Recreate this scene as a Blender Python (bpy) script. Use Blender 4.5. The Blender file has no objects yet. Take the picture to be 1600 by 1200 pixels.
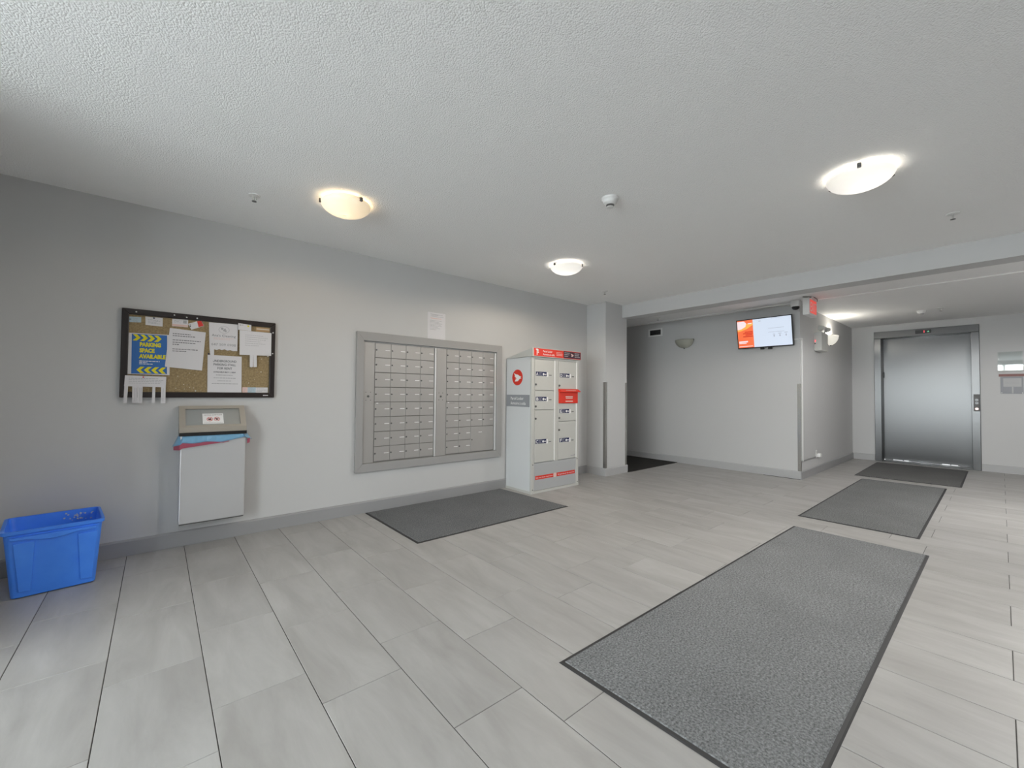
import bpy, bmesh, math, random
from mathutils import Vector, Matrix
random.seed(7)
C = bpy.context.scene.collection
PI = math.pi

# ------------------------------------------------------------------ camera
scene = bpy.context.scene
F_PX, YAW, PITCH, ROLL = 650.33, math.radians(49.586), math.radians(1.337), math.radians(0.487)
cam_data = bpy.data.cameras.new('camera')
cam_data.sensor_width = 36.0
cam_data.lens = F_PX / 1600.0 * 36.0
cam_data.clip_start = 0.05
cam = bpy.data.objects.new('camera', cam_data)
C.objects.link(cam)
fw = Vector((math.cos(YAW) * math.cos(PITCH), math.sin(YAW) * math.cos(PITCH), math.sin(PITCH)))
rt = Vector((math.sin(YAW), -math.cos(YAW), 0))
up = rt.cross(fw)
cr, sr = math.cos(ROLL), math.sin(ROLL)
r2, u2 = cr * rt + sr * up, -sr * rt + cr * up
cam.matrix_world = Matrix(((r2.x, u2.x, -fw.x, 0.0), (r2.y, u2.y, -fw.y, -3.862), (r2.z, u2.z, -fw.z, 1.121), (0, 0, 0, 1)))
scene.camera = cam

# ------------------------------------------------------------------ light and exposure
SKY = 11.5            # overcast daylight outside the glazed entrance
LAMP = 1.0           # scale of the ceiling lamps
scene.view_settings.view_transform = 'Standard'
scene.view_settings.look = 'None'
scene.view_settings.gamma = 1.0
scene.view_settings.use_curve_mapping = False
scene.view_settings.exposure = 0.48
world = bpy.data.worlds.new('overcast_sky')
scene.world = world
world.use_nodes = True
wn = world.node_tree
wn.nodes['Background'].inputs['Color'].default_value = (0.94, 0.97, 1.0, 1)
wn.nodes['Background'].inputs['Strength'].default_value = SKY
scene.cycles.use_denoising = True
scene.cycles.max_bounces = 14
scene.cycles.diffuse_bounces = 8
scene.cycles.transparent_max_bounces = 16
scene.cycles.sample_clamp_indirect = 6.0

# portal that guides sky light through the entrance opening
pl = bpy.data.lights.new('entrance_daylight', 'AREA')
pl.shape = 'RECTANGLE'; pl.size = 2.32; pl.size_y = 3.4
pl.cycles.is_portal = True
plo = bpy.data.objects.new('entrance_daylight', pl)
plo.location = (-3.03, -3.10, 1.17)
plo.rotation_euler = (0, -PI / 2, 0)
C.objects.link(plo)


# ------------------------------------------------------------------ materials
def new_mat(name):
    m = bpy.data.materials.new(name); m.use_nodes = True
    nt = m.node_tree
    return m, nt, nt.nodes['Principled BSDF']


def L(nt, a, b): nt.links.new(a, b)


def plain(name, col, rough=0.5, metal=0.0, bump=None, var=None, spec=None, coat=0.0):
    """bump = (scale, strength, distance); var = (scale, amount) soft mottling of the colour"""
    m, nt, p = new_mat(name)
    p.inputs['Base Color'].default_value = (*col, 1)
    p.inputs['Roughness'].default_value = rough
    p.inputs['Metallic'].default_value = metal
    if spec is not None: p.inputs['Specular IOR Level'].default_value = spec
    if coat: p.inputs['Coat Weight'].default_value = coat
    geo = nt.nodes.new('ShaderNodeNewGeometry')
    if var:
        n = nt.nodes.new('ShaderNodeTexNoise'); n.inputs['Scale'].default_value = var[0]; n.inputs['Detail'].default_value = 5
        L(nt, geo.outputs['Position'], n.inputs['Vector'])
        mr = nt.nodes.new('ShaderNodeMapRange')
        mr.inputs['From Min'].default_value = 0.25; mr.inputs['From Max'].default_value = 0.75
        mr.inputs['To Min'].default_value = 1 - var[1]; mr.inputs['To Max'].default_value = 1 + var[1]
        L(nt, n.outputs['Fac'], mr.inputs['Value'])
        mx = nt.nodes.new('ShaderNodeVectorMath'); mx.operation = 'SCALE'
        mx.inputs[0].default_value = col
        L(nt, mr.outputs['Result'], mx.inputs['Scale'])
        L(nt, mx.outputs['Vector'], p.inputs['Base Color'])
    if bump:
        n2 = nt.nodes.new('ShaderNodeTexNoise'); n2.inputs['Scale'].default_value = bump[0]; n2.inputs['Detail'].default_value = 3
        L(nt, geo.outputs['Position'], n2.inputs['Vector'])
        b = nt.nodes.new('ShaderNodeBump'); b.inputs['Strength'].default_value = bump[1]; b.inputs['Distance'].default_value = bump[2]
        L(nt, n2.outputs['Fac'], b.inputs['Height'])
        L(nt, b.outputs['Normal'], p.inputs['Normal'])
    return m


def emit(name, col, strength):
    m, nt, p = new_mat(name)
    p.inputs['Base Color'].default_value = (*[c * 0.3 for c in col], 1)
    p.inputs['Emission Color'].default_value = (*col, 1)
    p.inputs['Emission Strength'].default_value = strength
    p.inputs['Roughness'].default_value = 0.35
    return m


def srgb(r, g, b):
    f = lambda c: (c / 255 / 12.92) if c <= 10 else ((c / 255 + 0.055) / 1.055) ** 2.4
    return (f(r), f(g), f(b))


M = {}
M['wall'] = plain('grey_wall_paint', (0.530, 0.530, 0.530), 0.55, bump=(160, 0.12, 0.002), var=(1.2, 0.015))
M['ceiling_smooth'] = plain('hall_ceiling_paint', (0.88, 0.88, 0.875), 0.8, bump=(70, 0.15, 0.003))
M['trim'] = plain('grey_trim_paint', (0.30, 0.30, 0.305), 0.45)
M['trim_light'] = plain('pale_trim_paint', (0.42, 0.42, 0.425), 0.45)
M['mail_trim'] = plain('mailbox_trim_paint', (0.32, 0.315, 0.31), 0.5)
M['grout'] = plain('dark_grout', (0.055, 0.053, 0.050), 0.9)
def brushed(m, aniso, rotation):
    nt = m.node_tree; p = nt.nodes['Principled BSDF']
    t = nt.nodes.new('ShaderNodeTangent'); t.direction_type = 'RADIAL'; t.axis = 'Z'
    L(nt, t.outputs[0], p.inputs['Tangent']); p.inputs['Anisotropic'].default_value = aniso; p.inputs['Anisotropic Rotation'].default_value = rotation
    return m


M['steel'] = brushed(plain('brushed_steel', (0.145, 0.146, 0.148), 0.30, 1.0, bump=(30, 0.02, 0.001)), 0.75, 0.0)
M['guard_steel'] = plain('corner_guard_steel', (0.50, 0.49, 0.47), 0.22, 1.0)
M['dark_steel'] = plain('dark_bronze_steel', (0.20, 0.20, 0.20), 0.35, 1.0)
M['black'] = plain('black_plastic', (0.012, 0.012, 0.013), 0.35)
M['black_metal'] = plain('black_aluminium', (0.020, 0.014, 0.013), 0.35)
M['white'] = plain('white_plastic', (0.75, 0.75, 0.74), 0.4)
M['offwhite'] = plain('off_white_enamel', (0.55, 0.55, 0.52), 0.4)
M['paper'] = plain('white_paper', (0.66, 0.65, 0.67), 0.8)
M['paper_warm'] = plain('cream_paper', (0.62, 0.56, 0.47), 0.8)
M['paper_tan'] = plain('tan_card', (0.45, 0.29, 0.15), 0.7)
M['paper_pink'] = plain('pink_paper', (0.70, 0.50, 0.46), 0.8)
M['paper_blue'] = plain('pale_blue_paper', (0.42, 0.53, 0.60), 0.7)
M['flyer_blue'] = plain('flyer_blue', srgb(50, 104, 170), 0.7)
M['flyer_yellow'] = plain('flyer_yellow', srgb(216, 206, 24), 0.7)
M['ink'] = plain('grey_ink', (0.16, 0.16, 0.18), 0.8)
M['ink_pale'] = plain('pale_ink', (0.38, 0.38, 0.40), 0.8)
M['ink_black'] = plain('black_ink', (0.03, 0.03, 0.03), 0.7)
M['red_ink'] = plain('red_ink', srgb(205, 52, 40), 0.6)
M['red'] = plain('post_red', srgb(214, 48, 28), 0.4)
M['navy'] = plain('navy_label', srgb(24, 32, 78), 0.45)
M['maroon'] = plain('dark_navy_banner', srgb(58, 26, 44), 0.45)
M['white_print'] = plain('white_print', (0.80, 0.80, 0.80), 0.6)
M['locker_grey'] = plain('locker_grey_enamel', (0.50, 0.50, 0.475), 0.4)
M['locker_side'] = plain('locker_side_enamel', (0.62, 0.635, 0.645), 0.42)
M['locker_kick'] = plain('locker_kick_enamel', (0.40, 0.41, 0.42), 0.42)
M['band_grey'] = plain('locker_band_grey', (0.27, 0.28, 0.30), 0.5)
M['station'] = plain('call_station_dark', (0.055, 0.052, 0.05), 0.4)
M['mail_door'] = plain('mailbox_aluminium', (0.36, 0.348, 0.336), 0.42, 0.25)
M['mail_edge'] = plain('mailbox_bright_edge', (0.72, 0.72, 0.72), 0.3, 0.5)
M['mail_dark'] = plain('mailbox_gap', (0.20, 0.19, 0.18), 0.7)
M['lock'] = plain('lock_metal', (0.13, 0.13, 0.13), 0.4, 0.7)
M['beige'] = plain('beige_enamel', (0.36, 0.33, 0.285), 0.45)
M['bin_flap'] = plain('bin_flap_steel', (0.36, 0.38, 0.38), 0.4, 0.5)
M['bin_steel'] = plain('bin_stainless', (0.62, 0.62, 0.63), 0.38, 0.5, bump=(40, 0.05, 0.002))
M['exit_red'] = emit('exit_letters', srgb(235, 78, 66), 0.55)
M['red_led'] = emit('red_led', (1.0, 0.08, 0.10), 2.0)
M['screen_white'] = emit('screen_white', srgb(205, 216, 232), 0.70)
M['screen_orange'] = emit('screen_orange', srgb(240, 112, 66), 0.70)
M['screen_amber'] = emit('screen_amber', srgb(244, 176, 82), 0.70)
M['screen_pale'] = emit('screen_pale', srgb(240, 222, 225), 0.70)
M['screen_red'] = emit('screen_red', srgb(205, 42, 26), 0.66)
M['screen_grey'] = emit('screen_grey', srgb(150, 156, 172), 0.66)
M['button_lit'] = emit('lit_button', (1.0, 0.75, 0.7), 0.9)
M['green_led'] = emit('green_led', (0.2, 0.7, 0.4), 0.5)
M['clear_glass'] = None


def ceiling_material():
    m, nt, p = new_mat('knockdown_ceiling')
    p.inputs['Base Color'].default_value = (0.90, 0.90, 0.895, 1)
    p.inputs['Roughness'].default_value = 0.9
    geo = nt.nodes.new('ShaderNodeNewGeometry')
    n = nt.nodes.new('ShaderNodeTexNoise'); n.inputs['Scale'].default_value = 105; n.inputs['Detail'].default_value = 4; n.inputs['Roughness'].default_value = 0.6
    L(nt, geo.outputs['Position'], n.inputs['Vector'])
    v = nt.nodes.new('ShaderNodeTexVoronoi'); v.inputs['Scale'].default_value = 140
    L(nt, geo.outputs['Position'], v.inputs['Vector'])
    a = nt.nodes.new('ShaderNodeMath'); a.operation = 'SUBTRACT'
    L(nt, n.outputs['Fac'], a.inputs[0]); L(nt, v.outputs['Distance'], a.inputs[1])
    b = nt.nodes.new('ShaderNodeBump'); b.inputs['Strength'].default_value = 0.55; b.inputs['Distance'].default_value = 0.004
    L(nt, a.outputs[0], b.inputs['Height']); L(nt, b.outputs['Normal'], p.inputs['Normal'])
    return m


def tile_material():
    m, nt, p = new_mat('porcelain_tile')
    geo = nt.nodes.new('ShaderNodeNewGeometry'); oi = nt.nodes.new('ShaderNodeObjectInfo')
    mp = nt.nodes.new('ShaderNodeMapping'); mp.inputs['Scale'].default_value = (7, 1.6, 1)
    L(nt, geo.outputs['Position'], mp.inputs['Vector'])
    w = nt.nodes.new('ShaderNodeMath'); w.operation = 'ADD'
    L(nt, oi.outputs['Random'], w.inputs[0]); L(nt, geo.outputs['Random Per Island'], w.inputs[1])
    w2 = nt.nodes.new('ShaderNodeMath'); w2.operation = 'MULTIPLY'; w2.inputs[1].default_value = 37
    L(nt, w.outputs[0], w2.inputs[0])
    n = nt.nodes.new('ShaderNodeTexNoise'); n.noise_dimensions = '4D'
    n.inputs['Scale'].default_value = 1.0; n.inputs['Detail'].default_value = 6; n.inputs['Roughness'].default_value = 0.62; n.inputs['Distortion'].default_value = 0.7
    L(nt, mp.outputs['Vector'], n.inputs['Vector']); L(nt, w2.outputs[0], n.inputs['W'])
    cr_ = nt.nodes.new('ShaderNodeValToRGB')
    e = cr_.color_ramp.elements
    e[0].position = 0.30; e[0].color = (0.315, 0.305, 0.292, 1)
    e[1].position = 0.72; e[1].color = (0.435, 0.428, 0.418, 1)
    L(nt, n.outputs['Fac'], cr_.inputs['Fac'])
    fr = nt.nodes.new('ShaderNodeMath'); fr.operation = 'FRACT'; L(nt, w2.outputs[0], fr.inputs[0])
    mr = nt.nodes.new('ShaderNodeMapRange'); mr.inputs['To Min'].default_value = 0.96; mr.inputs['To Max'].default_value = 1.03
    L(nt, fr.outputs[0], mr.inputs['Value'])
    sc = nt.nodes.new('ShaderNodeVectorMath'); sc.operation = 'SCALE'
    L(nt, cr_.outputs['Color'], sc.inputs[0]); L(nt, mr.outputs['Result'], sc.inputs['Scale'])
    L(nt, sc.outputs['Vector'], p.inputs['Base Color'])
    p.inputs['Roughness'].default_value = 0.42
    p.inputs['Specular IOR Level'].default_value = 0.4
    return m


def mat_material(name, base, rough=0.95):
    m, nt, p = new_mat(name)
    geo = nt.nodes.new('ShaderNodeNewGeometry')
    n = nt.nodes.new('ShaderNodeTexNoise'); n.inputs['Scale'].default_value = 115; n.inputs['Detail'].default_value = 4; n.inputs['Roughness'].default_value = 0.7
    L(nt, geo.outputs['Position'], n.inputs['Vector'])
    big = nt.nodes.new('ShaderNodeTexNoise'); big.inputs['Scale'].default_value = 3.0; big.inputs['Detail'].default_value = 5
    L(nt, geo.outputs['Position'], big.inputs['Vector'])
    r = nt.nodes.new('ShaderNodeValToRGB'); e = r.color_ramp.elements
    e[0].position = 0.32; e[0].color = (*[c * 0.42 for c in base], 1)
    e[1].position = 0.70; e[1].color = (*[c * 1.7 for c in base], 1)
    L(nt, n.outputs['Fac'], r.inputs['Fac'])
    mr = nt.nodes.new('ShaderNodeMapRange'); mr.inputs['From Min'].default_value = 0.3; mr.inputs['From Max'].default_value = 0.7
    mr.inputs['To Min'].default_value = 0.93; mr.inputs['To Max'].default_value = 1.07
    L(nt, big.outputs['Fac'], mr.inputs['Value'])
    sc = nt.nodes.new('ShaderNodeVectorMath'); sc.operation = 'SCALE'
    L(nt, r.outputs['Color'], sc.inputs[0]); L(nt, mr.outputs['Result'], sc.inputs['Scale'])
    L(nt, sc.outputs['Vector'], p.inputs['Base Color'])
    b = nt.nodes.new('ShaderNodeBump'); b.inputs['Strength'].default_value = 0.8; b.inputs['Distance'].default_value = 0.006
    L(nt, n.outputs['Fac'], b.inputs['Height']); L(nt, b.outputs['Normal'], p.inputs['Normal'])
    p.inputs['Roughness'].default_value = rough
    p.inputs['Specular IOR Level'].default_value = 0.2
    return m


def cork_material():
    m, nt, p = new_mat('cork')
    geo = nt.nodes.new('ShaderNodeNewGeometry')
    n = nt.nodes.new('ShaderNodeTexNoise'); n.inputs['Scale'].default_value = 90; n.inputs['Detail'].default_value = 5
    L(nt, geo.outputs['Position'], n.inputs['Vector'])
    r = nt.nodes.new('ShaderNodeValToRGB'); e = r.color_ramp.elements
    e[0].position = 0.3; e[0].color = (*srgb(132, 114, 82), 1)
    e[1].position = 0.7; e[1].color = (*srgb(160, 140, 106), 1)
    L(nt, n.outputs['Fac'], r.inputs['Fac']); L(nt, r.outputs['Color'], p.inputs['Base Color'])
    p.inputs['Roughness'].default_value = 0.9
    return m


def bin_blue_material():
    m, nt, p = new_mat('blue_plastic')
    geo = nt.nodes.new('ShaderNodeNewGeometry')
    n = nt.nodes.new('ShaderNodeTexNoise'); n.inputs['Scale'].default_value = 14; n.inputs['Detail'].default_value = 6
    L(nt, geo.outputs['Position'], n.inputs['Vector'])
    r = nt.nodes.new('ShaderNodeValToRGB'); e = r.color_ramp.elements
    e[0].position = 0.25; e[0].color = (0.050, 0.235, 0.93, 1)
    e[1].position = 0.8; e[1].color = (0.068, 0.285, 0.98, 1)
    L(nt, n.outputs['Fac'], r.inputs['Fac']); L(nt, r.outputs['Color'], p.inputs['Base Color'])
    p.inputs['Roughness'].default_value = 0.38
    return m


def glass_material(name, refl=0.08, tint=(0.96, 0.98, 0.97)):
    m = bpy.data.materials.new(name); m.use_nodes = True
    nt = m.node_tree; nt.nodes.clear()
    o = nt.nodes.new('ShaderNodeOutputMaterial'); t = nt.nodes.new('ShaderNodeBsdfTransparent'); g = nt.nodes.new('ShaderNodeBsdfGlossy')
    t.inputs['Color'].default_value = (*tint, 1); g.inputs['Roughness'].default_value = 0.03
    x = nt.nodes.new('ShaderNodeMixShader'); x.inputs['Fac'].default_value = refl
    L(nt, t.outputs[0], x.inputs[1]); L(nt, g.outputs[0], x.inputs[2]); L(nt, x.outputs[0], o.inputs['Surface'])
    return m


def film_material(name, col, alpha):
    m = bpy.data.materials.new(name); m.use_nodes = True
    nt = m.node_tree; nt.nodes.clear()
    o = nt.nodes.new('ShaderNodeOutputMaterial'); t = nt.nodes.new('ShaderNodeBsdfTransparent'); g = nt.nodes.new('ShaderNodeBsdfPrincipled')
    g.inputs['Base Color'].default_value = (*col, 1); g.inputs['Roughness'].default_value = 0.3
    x = nt.nodes.new('ShaderNodeMixShader'); x.inputs['Fac'].default_value = alpha
    L(nt, t.outputs[0], x.inputs[1]); L(nt, g.outputs[0], x.inputs[2]); L(nt, x.outputs[0], o.inputs['Surface'])
    return m


def bowl_material(name, col, strength):
    """frosted alabaster glass with a bulb inside near one end: brightest at the bulb, cloudy and dimmer away from it"""
    m, nt, p = new_mat(name)
    tc = nt.nodes.new('ShaderNodeTexCoord')
    n = nt.nodes.new('ShaderNodeTexNoise'); n.inputs['Scale'].default_value = 9; n.inputs['Detail'].default_value = 3
    L(nt, tc.outputs['Object'], n.inputs['Vector'])
    d = nt.nodes.new('ShaderNodeVectorMath'); d.operation = 'DISTANCE'; d.inputs[1].default_value = (0.055, 0.0, -0.075)
    L(nt, tc.outputs['Object'], d.inputs[0])
    a = nt.nodes.new('ShaderNodeMath'); a.operation = 'MULTIPLY_ADD'; a.inputs[1].default_value = 0.05
    L(nt, n.outputs['Fac'], a.inputs[0]); L(nt, d.outputs['Value'], a.inputs[2])
    mr = nt.nodes.new('ShaderNodeMapRange'); mr.inputs['From Min'].default_value = 0.06; mr.inputs['From Max'].default_value = 0.24
    mr.inputs['To Min'].default_value = strength * 1.25; mr.inputs['To Max'].default_value = strength * 0.60
    L(nt, a.outputs[0], mr.inputs['Value']); L(nt, mr.outputs['Result'], p.inputs['Emission Strength'])
    p.inputs['Base Color'].default_value = (0.70, 0.66, 0.58, 1)
    p.inputs['Emission Color'].default_value = (*col, 1)
    p.inputs['Roughness'].default_value = 0.35
    return m


M['ceiling'] = ceiling_material()
M['tile'] = tile_material()
M['mat_pile'] = mat_material('charcoal_mat_pile', (0.195, 0.201, 0.205))
M['mat_pile_mid'] = mat_material('sheen_toned_mat_pile', (0.165, 0.170, 0.170))  # same pile as the large mat, view-angle sheen put into its tone
M['mat_pile_dark'] = mat_material('dark_mat_pile', (0.135, 0.136, 0.135))
M['mat_pile_wall'] = mat_material('slate_mat_pile', (0.150, 0.156, 0.162))
M['rubber'] = plain('mat_rubber', (0.028, 0.028, 0.029), 0.6)
M['carpet'] = mat_material('corridor_carpet', (0.035, 0.034, 0.032))
M['cork'] = cork_material()
M['bin_blue'] = bin_blue_material()
M['clear_glass'] = glass_material('entrance_glass')
M['acrylic'] = glass_material('acrylic_cover', 0.12)
M['liner_blue'] = film_material('blue_liner_film', srgb(140, 196, 232), 0.66)
M['liner_pink'] = film_material('pink_liner_print', srgb(170, 84, 104), 0.9)
M['sconce_off'] = plain('unlit_alabaster', (0.40, 0.40, 0.34), 0.4)
M['splatter'] = plain('dried_paint', (0.55, 0.6, 0.62), 0.8)
M['concrete'] = plain('bounce_pavement', (0.46, 0.47, 0.48), 0.9, var=(3, 0.08))  # unseen ground, tone set to bounce daylight up to the ceiling


# ------------------------------------------------------------------ geometry helpers
class MB:
    def __init__(s): s.v = []; s.f = []

    def add(s, vs, fs):
        o = len(s.v); s.v += [tuple(p) for p in vs]; s.f += [tuple(i + o for i in q) for q in fs]; return s

    def box(s, x0, x1, y0, y1, z0, z1):
        vs = [(x0, y0, z0), (x1, y0, z0), (x1, y1, z0), (x0, y1, z0), (x0, y0, z1), (x1, y0, z1), (x1, y1, z1), (x0, y1, z1)]
        return s.add(vs, [(0, 3, 2, 1), (4, 5, 6, 7), (0, 1, 5, 4), (1, 2, 6, 5), (2, 3, 7, 6), (3, 0, 4, 7)])

    def prism(s, poly, axis, a, b):
        """poly: 2-D outline; axis 'x','y','z' extrusion from a to b"""
        def mk(p, t):
            u, v = p
            return {'x': (t, u, v), 'y': (u, t, v), 'z': (u, v, t)}[axis]
        n = len(poly)
        vs = [mk(p, a) for p in poly] + [mk(p, b) for p in poly]
        fs = [tuple(range(n))[::-1], tuple(range(n, 2 * n))] + [(i, (i + 1) % n, n + (i + 1) % n, n + i) for i in range(n)]
        return s.add(vs, fs)

    def lathe(s, prof, c=(0, 0, 0), seg=32, axis='z', a0=0.0, a1=2 * PI):
        full = abs(a1 - a0 - 2 * PI) < 1e-6
        cols = seg if full else seg + 1
        vs = []
        for k in range(cols):
            a = a0 + (a1 - a0) * k / seg
            for r, h in prof:
                x, y = r * math.cos(a), r * math.sin(a)
                q = (x, y, h) if axis == 'z' else ((h, x, y) if axis == 'x' else (x, h, y))
                vs.append((c[0] + q[0], c[1] + q[1], c[2] + q[2]))
        n = len(prof); fs = []
        for k in range(seg):
            k2 = (k + 1) % cols
            for i in range(n - 1):
                fs.append((k * n + i, k2 * n + i, k2 * n + i + 1, k * n + i + 1))
        return s.add(vs, fs)

    def disc(s, c, r, axis='z', seg=24, th=0.002):
        return s.lathe([(0.0001, -th / 2), (r, -th / 2), (r, th / 2), (0.0001, th / 2)], c, seg, axis)

    def tube(s, pts, r, seg=8):
        pts = [Vector(p) for p in pts]; vs = []; fs = []
        for i, p in enumerate(pts):
            d = (pts[min(i + 1, len(pts) - 1)] - pts[max(i - 1, 0)]).normalized()
            ref = Vector((0, 0, 1)) if abs(d.z) < 0.9 else Vector((1, 0, 0))
            a = d.cross(ref).normalized(); b = d.cross(a)
            for k in range(seg):
                t = 2 * PI * k / seg
                vs.append(tuple(p + r * (math.cos(t) * a + math.sin(t) * b)))
        for i in range(len(pts) - 1):
            for k in range(seg):
                fs.append((i * seg + k, i * seg + (k + 1) % seg, (i + 1) * seg + (k + 1) % seg, (i + 1) * seg + k))
        fs.append(tuple(range(seg))[::-1]); fs.append(tuple(range((len(pts) - 1) * seg, len(pts) * seg)))
        return s.add(vs, fs)

    def shift(s, d): s.v = [(x + d[0], y + d[1], z + d[2]) for x, y, z in s.v]; return s

    def rotz(s, a):
        c, n = math.cos(a), math.sin(a); s.v = [(x * c - y * n, x * n + y * c, z) for x, y, z in s.v]; return s

    def mesh(s, name, mat, smooth=False):
        me = bpy.data.meshes.new(name)
        me.from_pydata(s.v, [], s.f); me.validate()
        bm = bmesh.new(); bm.from_mesh(me)
        bmesh.ops.remove_doubles(bm, verts=bm.verts, dist=1e-6)
        bmesh.ops.recalc_face_normals(bm, faces=bm.faces)
        bm.to_mesh(me); bm.free()
        if mat: me.materials.append(mat)
        if smooth: me.shade_smooth()
        return me


def link(o, parent=None, world_coords=True):
    C.objects.link(o)
    if parent is not None:
        o.parent = parent
        if world_coords:
            inv = Matrix.Identity(4); q = parent
            chain = []
            while q is not None: chain.append(q); q = q.parent
            mw = Matrix.Identity(4)
            for q in reversed(chain):
                mw = mw @ (q.matrix_parent_inverse if q.parent else Matrix.Identity(4)) @ q.matrix_basis
            o.matrix_parent_inverse = mw.inverted()
    return o


def obj(name, mb, mat, parent=None, smooth=False, bevel=0.0, world_coords=True, seg=2):
    o = bpy.data.objects.new(name, mb.mesh(name, mat, smooth) if isinstance(mb, MB) else mb)
    link(o, parent, world_coords)
    if bevel:
        b = o.modifiers.new('bevel', 'BEVEL'); b.width = bevel; b.segments = seg; b.limit_method = 'ANGLE'
    if smooth:
        try:
            for p in o.data.polygons: p.use_smooth = True
            o.data.set_sharp_from_angle(angle=math.radians(40))
        except Exception: pass
    return o


def thing(name, label, cat, loc, group=None, rz=0.0):
    o = bpy.data.objects.new(name, None); C.objects.link(o)
    o.location = loc; o.rotation_euler = (0, 0, rz); o.empty_display_size = 0.05
    return tag(o, label, cat, group)


def tag(o, label, cat, group=None):
    o['label'] = label; o['category'] = cat
    if group: o['group'] = group
    return o


def struct(name, mb, mat, parent=None, bevel=0.0):
    o = obj(name, mb, mat, parent, bevel=bevel)
    if parent is None: o['kind'] = 'structure'
    return o


def copy_thing(root, loc, label):
    r = root.copy(); C.objects.link(r); r.location = loc; r['label'] = label
    for ch in list(root.children):
        c = ch.copy(); C.objects.link(c); c.parent = r
        for g in list(ch.children):
            d = g.copy(); C.objects.link(d); d.parent = c
    return r


BASIS = {'left': (Vector((1, 0, 0)), Vector((0, 0, 1)), Vector((0, -1, 0))),      # on planes that face -y
         'far': (Vector((0, -1, 0)), Vector((0, 0, 1)), Vector((-1, 0, 0)))}      # on planes that face -x


def text(name, body, pos, size, plane, mat, parent, align='LEFT', width=None, bold=0.0, rot=0.0, basis=None):
    cu = bpy.data.curves.new('lettering_curve', 'FONT')
    cu.body = body; cu.size = size; cu.align_x = align; cu.align_y = 'BOTTOM_BASELINE'
    cu.offset = bold; cu.resolution_u = 2
    cu.space_line = 1.0
    tmp = bpy.data.objects.new('lettering_tmp', cu)
    me = bpy.data.meshes.new_from_object(tmp)
    bpy.data.objects.remove(tmp); bpy.data.curves.remove(cu)
    r, u, n = basis or BASIS[plane]
    xs = [v.co.x for v in me.vertices] or [0, 1]
    sx = 1.0
    if width: sx = width / max(max(xs) - min(xs), 1e-6)
    cr_, sr_ = math.cos(rot), math.sin(rot)
    for v in me.vertices:
        a, b = v.co.x * sx, v.co.y
        a, b = a * cr_ - b * sr_, a * sr_ + b * cr_
        v.co = Vector(pos) + r * a + u * b
    me.name = name
    me.materials.clear(); me.materials.append(mat)
    o = bpy.data.objects.new(name, me)
    return link(o, parent)


def strokes(name, rects, plane, depth, mat, parent, th=0.0003):
    """flat printed bars: rects = (a0, a1, z0, z1) on a wall plane, a = x (left) or y (far)"""
    mb = MB()
    for a0, a1, z0, z1 in rects:
        if plane == 'left': mb.box(a0, a1, depth - th, depth, z0, z1)
        else: mb.box(depth - th, depth, a0, a1, z0, z1)
    o = obj(name, mb, mat, parent)
    if len(rects) > 1: o['kind'] = 'stuff'
    return o


def text_lines(x0, x1, z_top, pitch, widths, h):
    """rows of word-like dashes standing for print too small to read"""
    out = []
    for i, w in enumerate(widths):
        if w <= 0: continue
        x = x0; end = x0 + (x1 - x0) * w; z = z_top - i * pitch
        while x < end - 0.003:
            l = min(random.uniform(0.006, 0.018), end - x)
            out.append((x, x + l, z - h, z)); x += l + 0.003
    return out


# ------------------------------------------------------------------ room shell
ZC, ZH = 2.41, 2.385
XTV, YSIDE, XEL = 6.620, -2.105, 9.650
XF, YR = -3.00, -4.85
XW, YW = -0.95, -1.30      # unseen corner wall, added to shade the left wall from daylight; entrance alcove behind
struct('wall_left', MB().box(XW, 4.70, 0, 0.12, 0, ZC), M['wall'])
struct('wall_corridor', MB().box(5.08, 5.20, -0.02, 3.0, 0, ZC), M['wall'])
struct('wall_pier', MB().box(4.70, 5.20, -0.33, -0.0, 0, ZC), M['wall'])
struct('wall_corridor_end', MB().box(5.20, XTV, 2.9, 3.0, 0, ZC), M['wall'])
struct('wall_screen', MB().box(XTV, XTV + 0.12, YSIDE + 0.12, 3.0, 0, ZC), M['wall'])
struct('wall_side', MB().box(XTV, XEL, YSIDE, YSIDE + 0.12, 0, ZC), M['wall'])
EY0, EY1, EZ = -3.66, -2.415, 2.262        # outer frame of the elevator
struct('wall_elevator_right', MB().box(XEL, XEL + 0.45, YR, EY0, 0, ZC), M['wall'])
struct('wall_elevator_left', MB().box(XEL, XEL + 0.45, EY1, YSIDE + 0.12, 0, ZC), M['wall'])
struct('lintel', MB().box(XEL, XEL + 0.45, EY0, EY1, EZ, ZC), M['wall'])
struct('wall_right', MB().box(XF, XEL + 0.3, YR - 0.12, YR, 0, ZC), plain('bounce_damping_paint', (0.24, 0.24, 0.245), 0.55))  # unseen wall, coloured dark to cut light bouncing onto the facing walls
struct('ceiling', MB().box(XF, 5.09, YR, 0.12, ZC, ZC + 0.1), M['ceiling'])
hc = MB().box(5.20, 6.52, YR, 3.0, ZH, ZH + 0.1).box(6.52, XEL + 0.3, YR, 3.0, ZH - 0.012, ZH + 0.1)
struct('ceiling_hall', hc, M['ceiling_smooth'])
struct('beam', MB().box(5.085, 5.30, YR, -0.33, 2.228, ZC + 0.02), M['wall'])

# baseboards (rounded top edge)
BH = 0.108


def base_profile(t=0.013, h=BH): return [(0, 0), (t, 0), (t, h - 0.012), (t * 0.55, h - 0.003), (0, h)]


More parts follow.
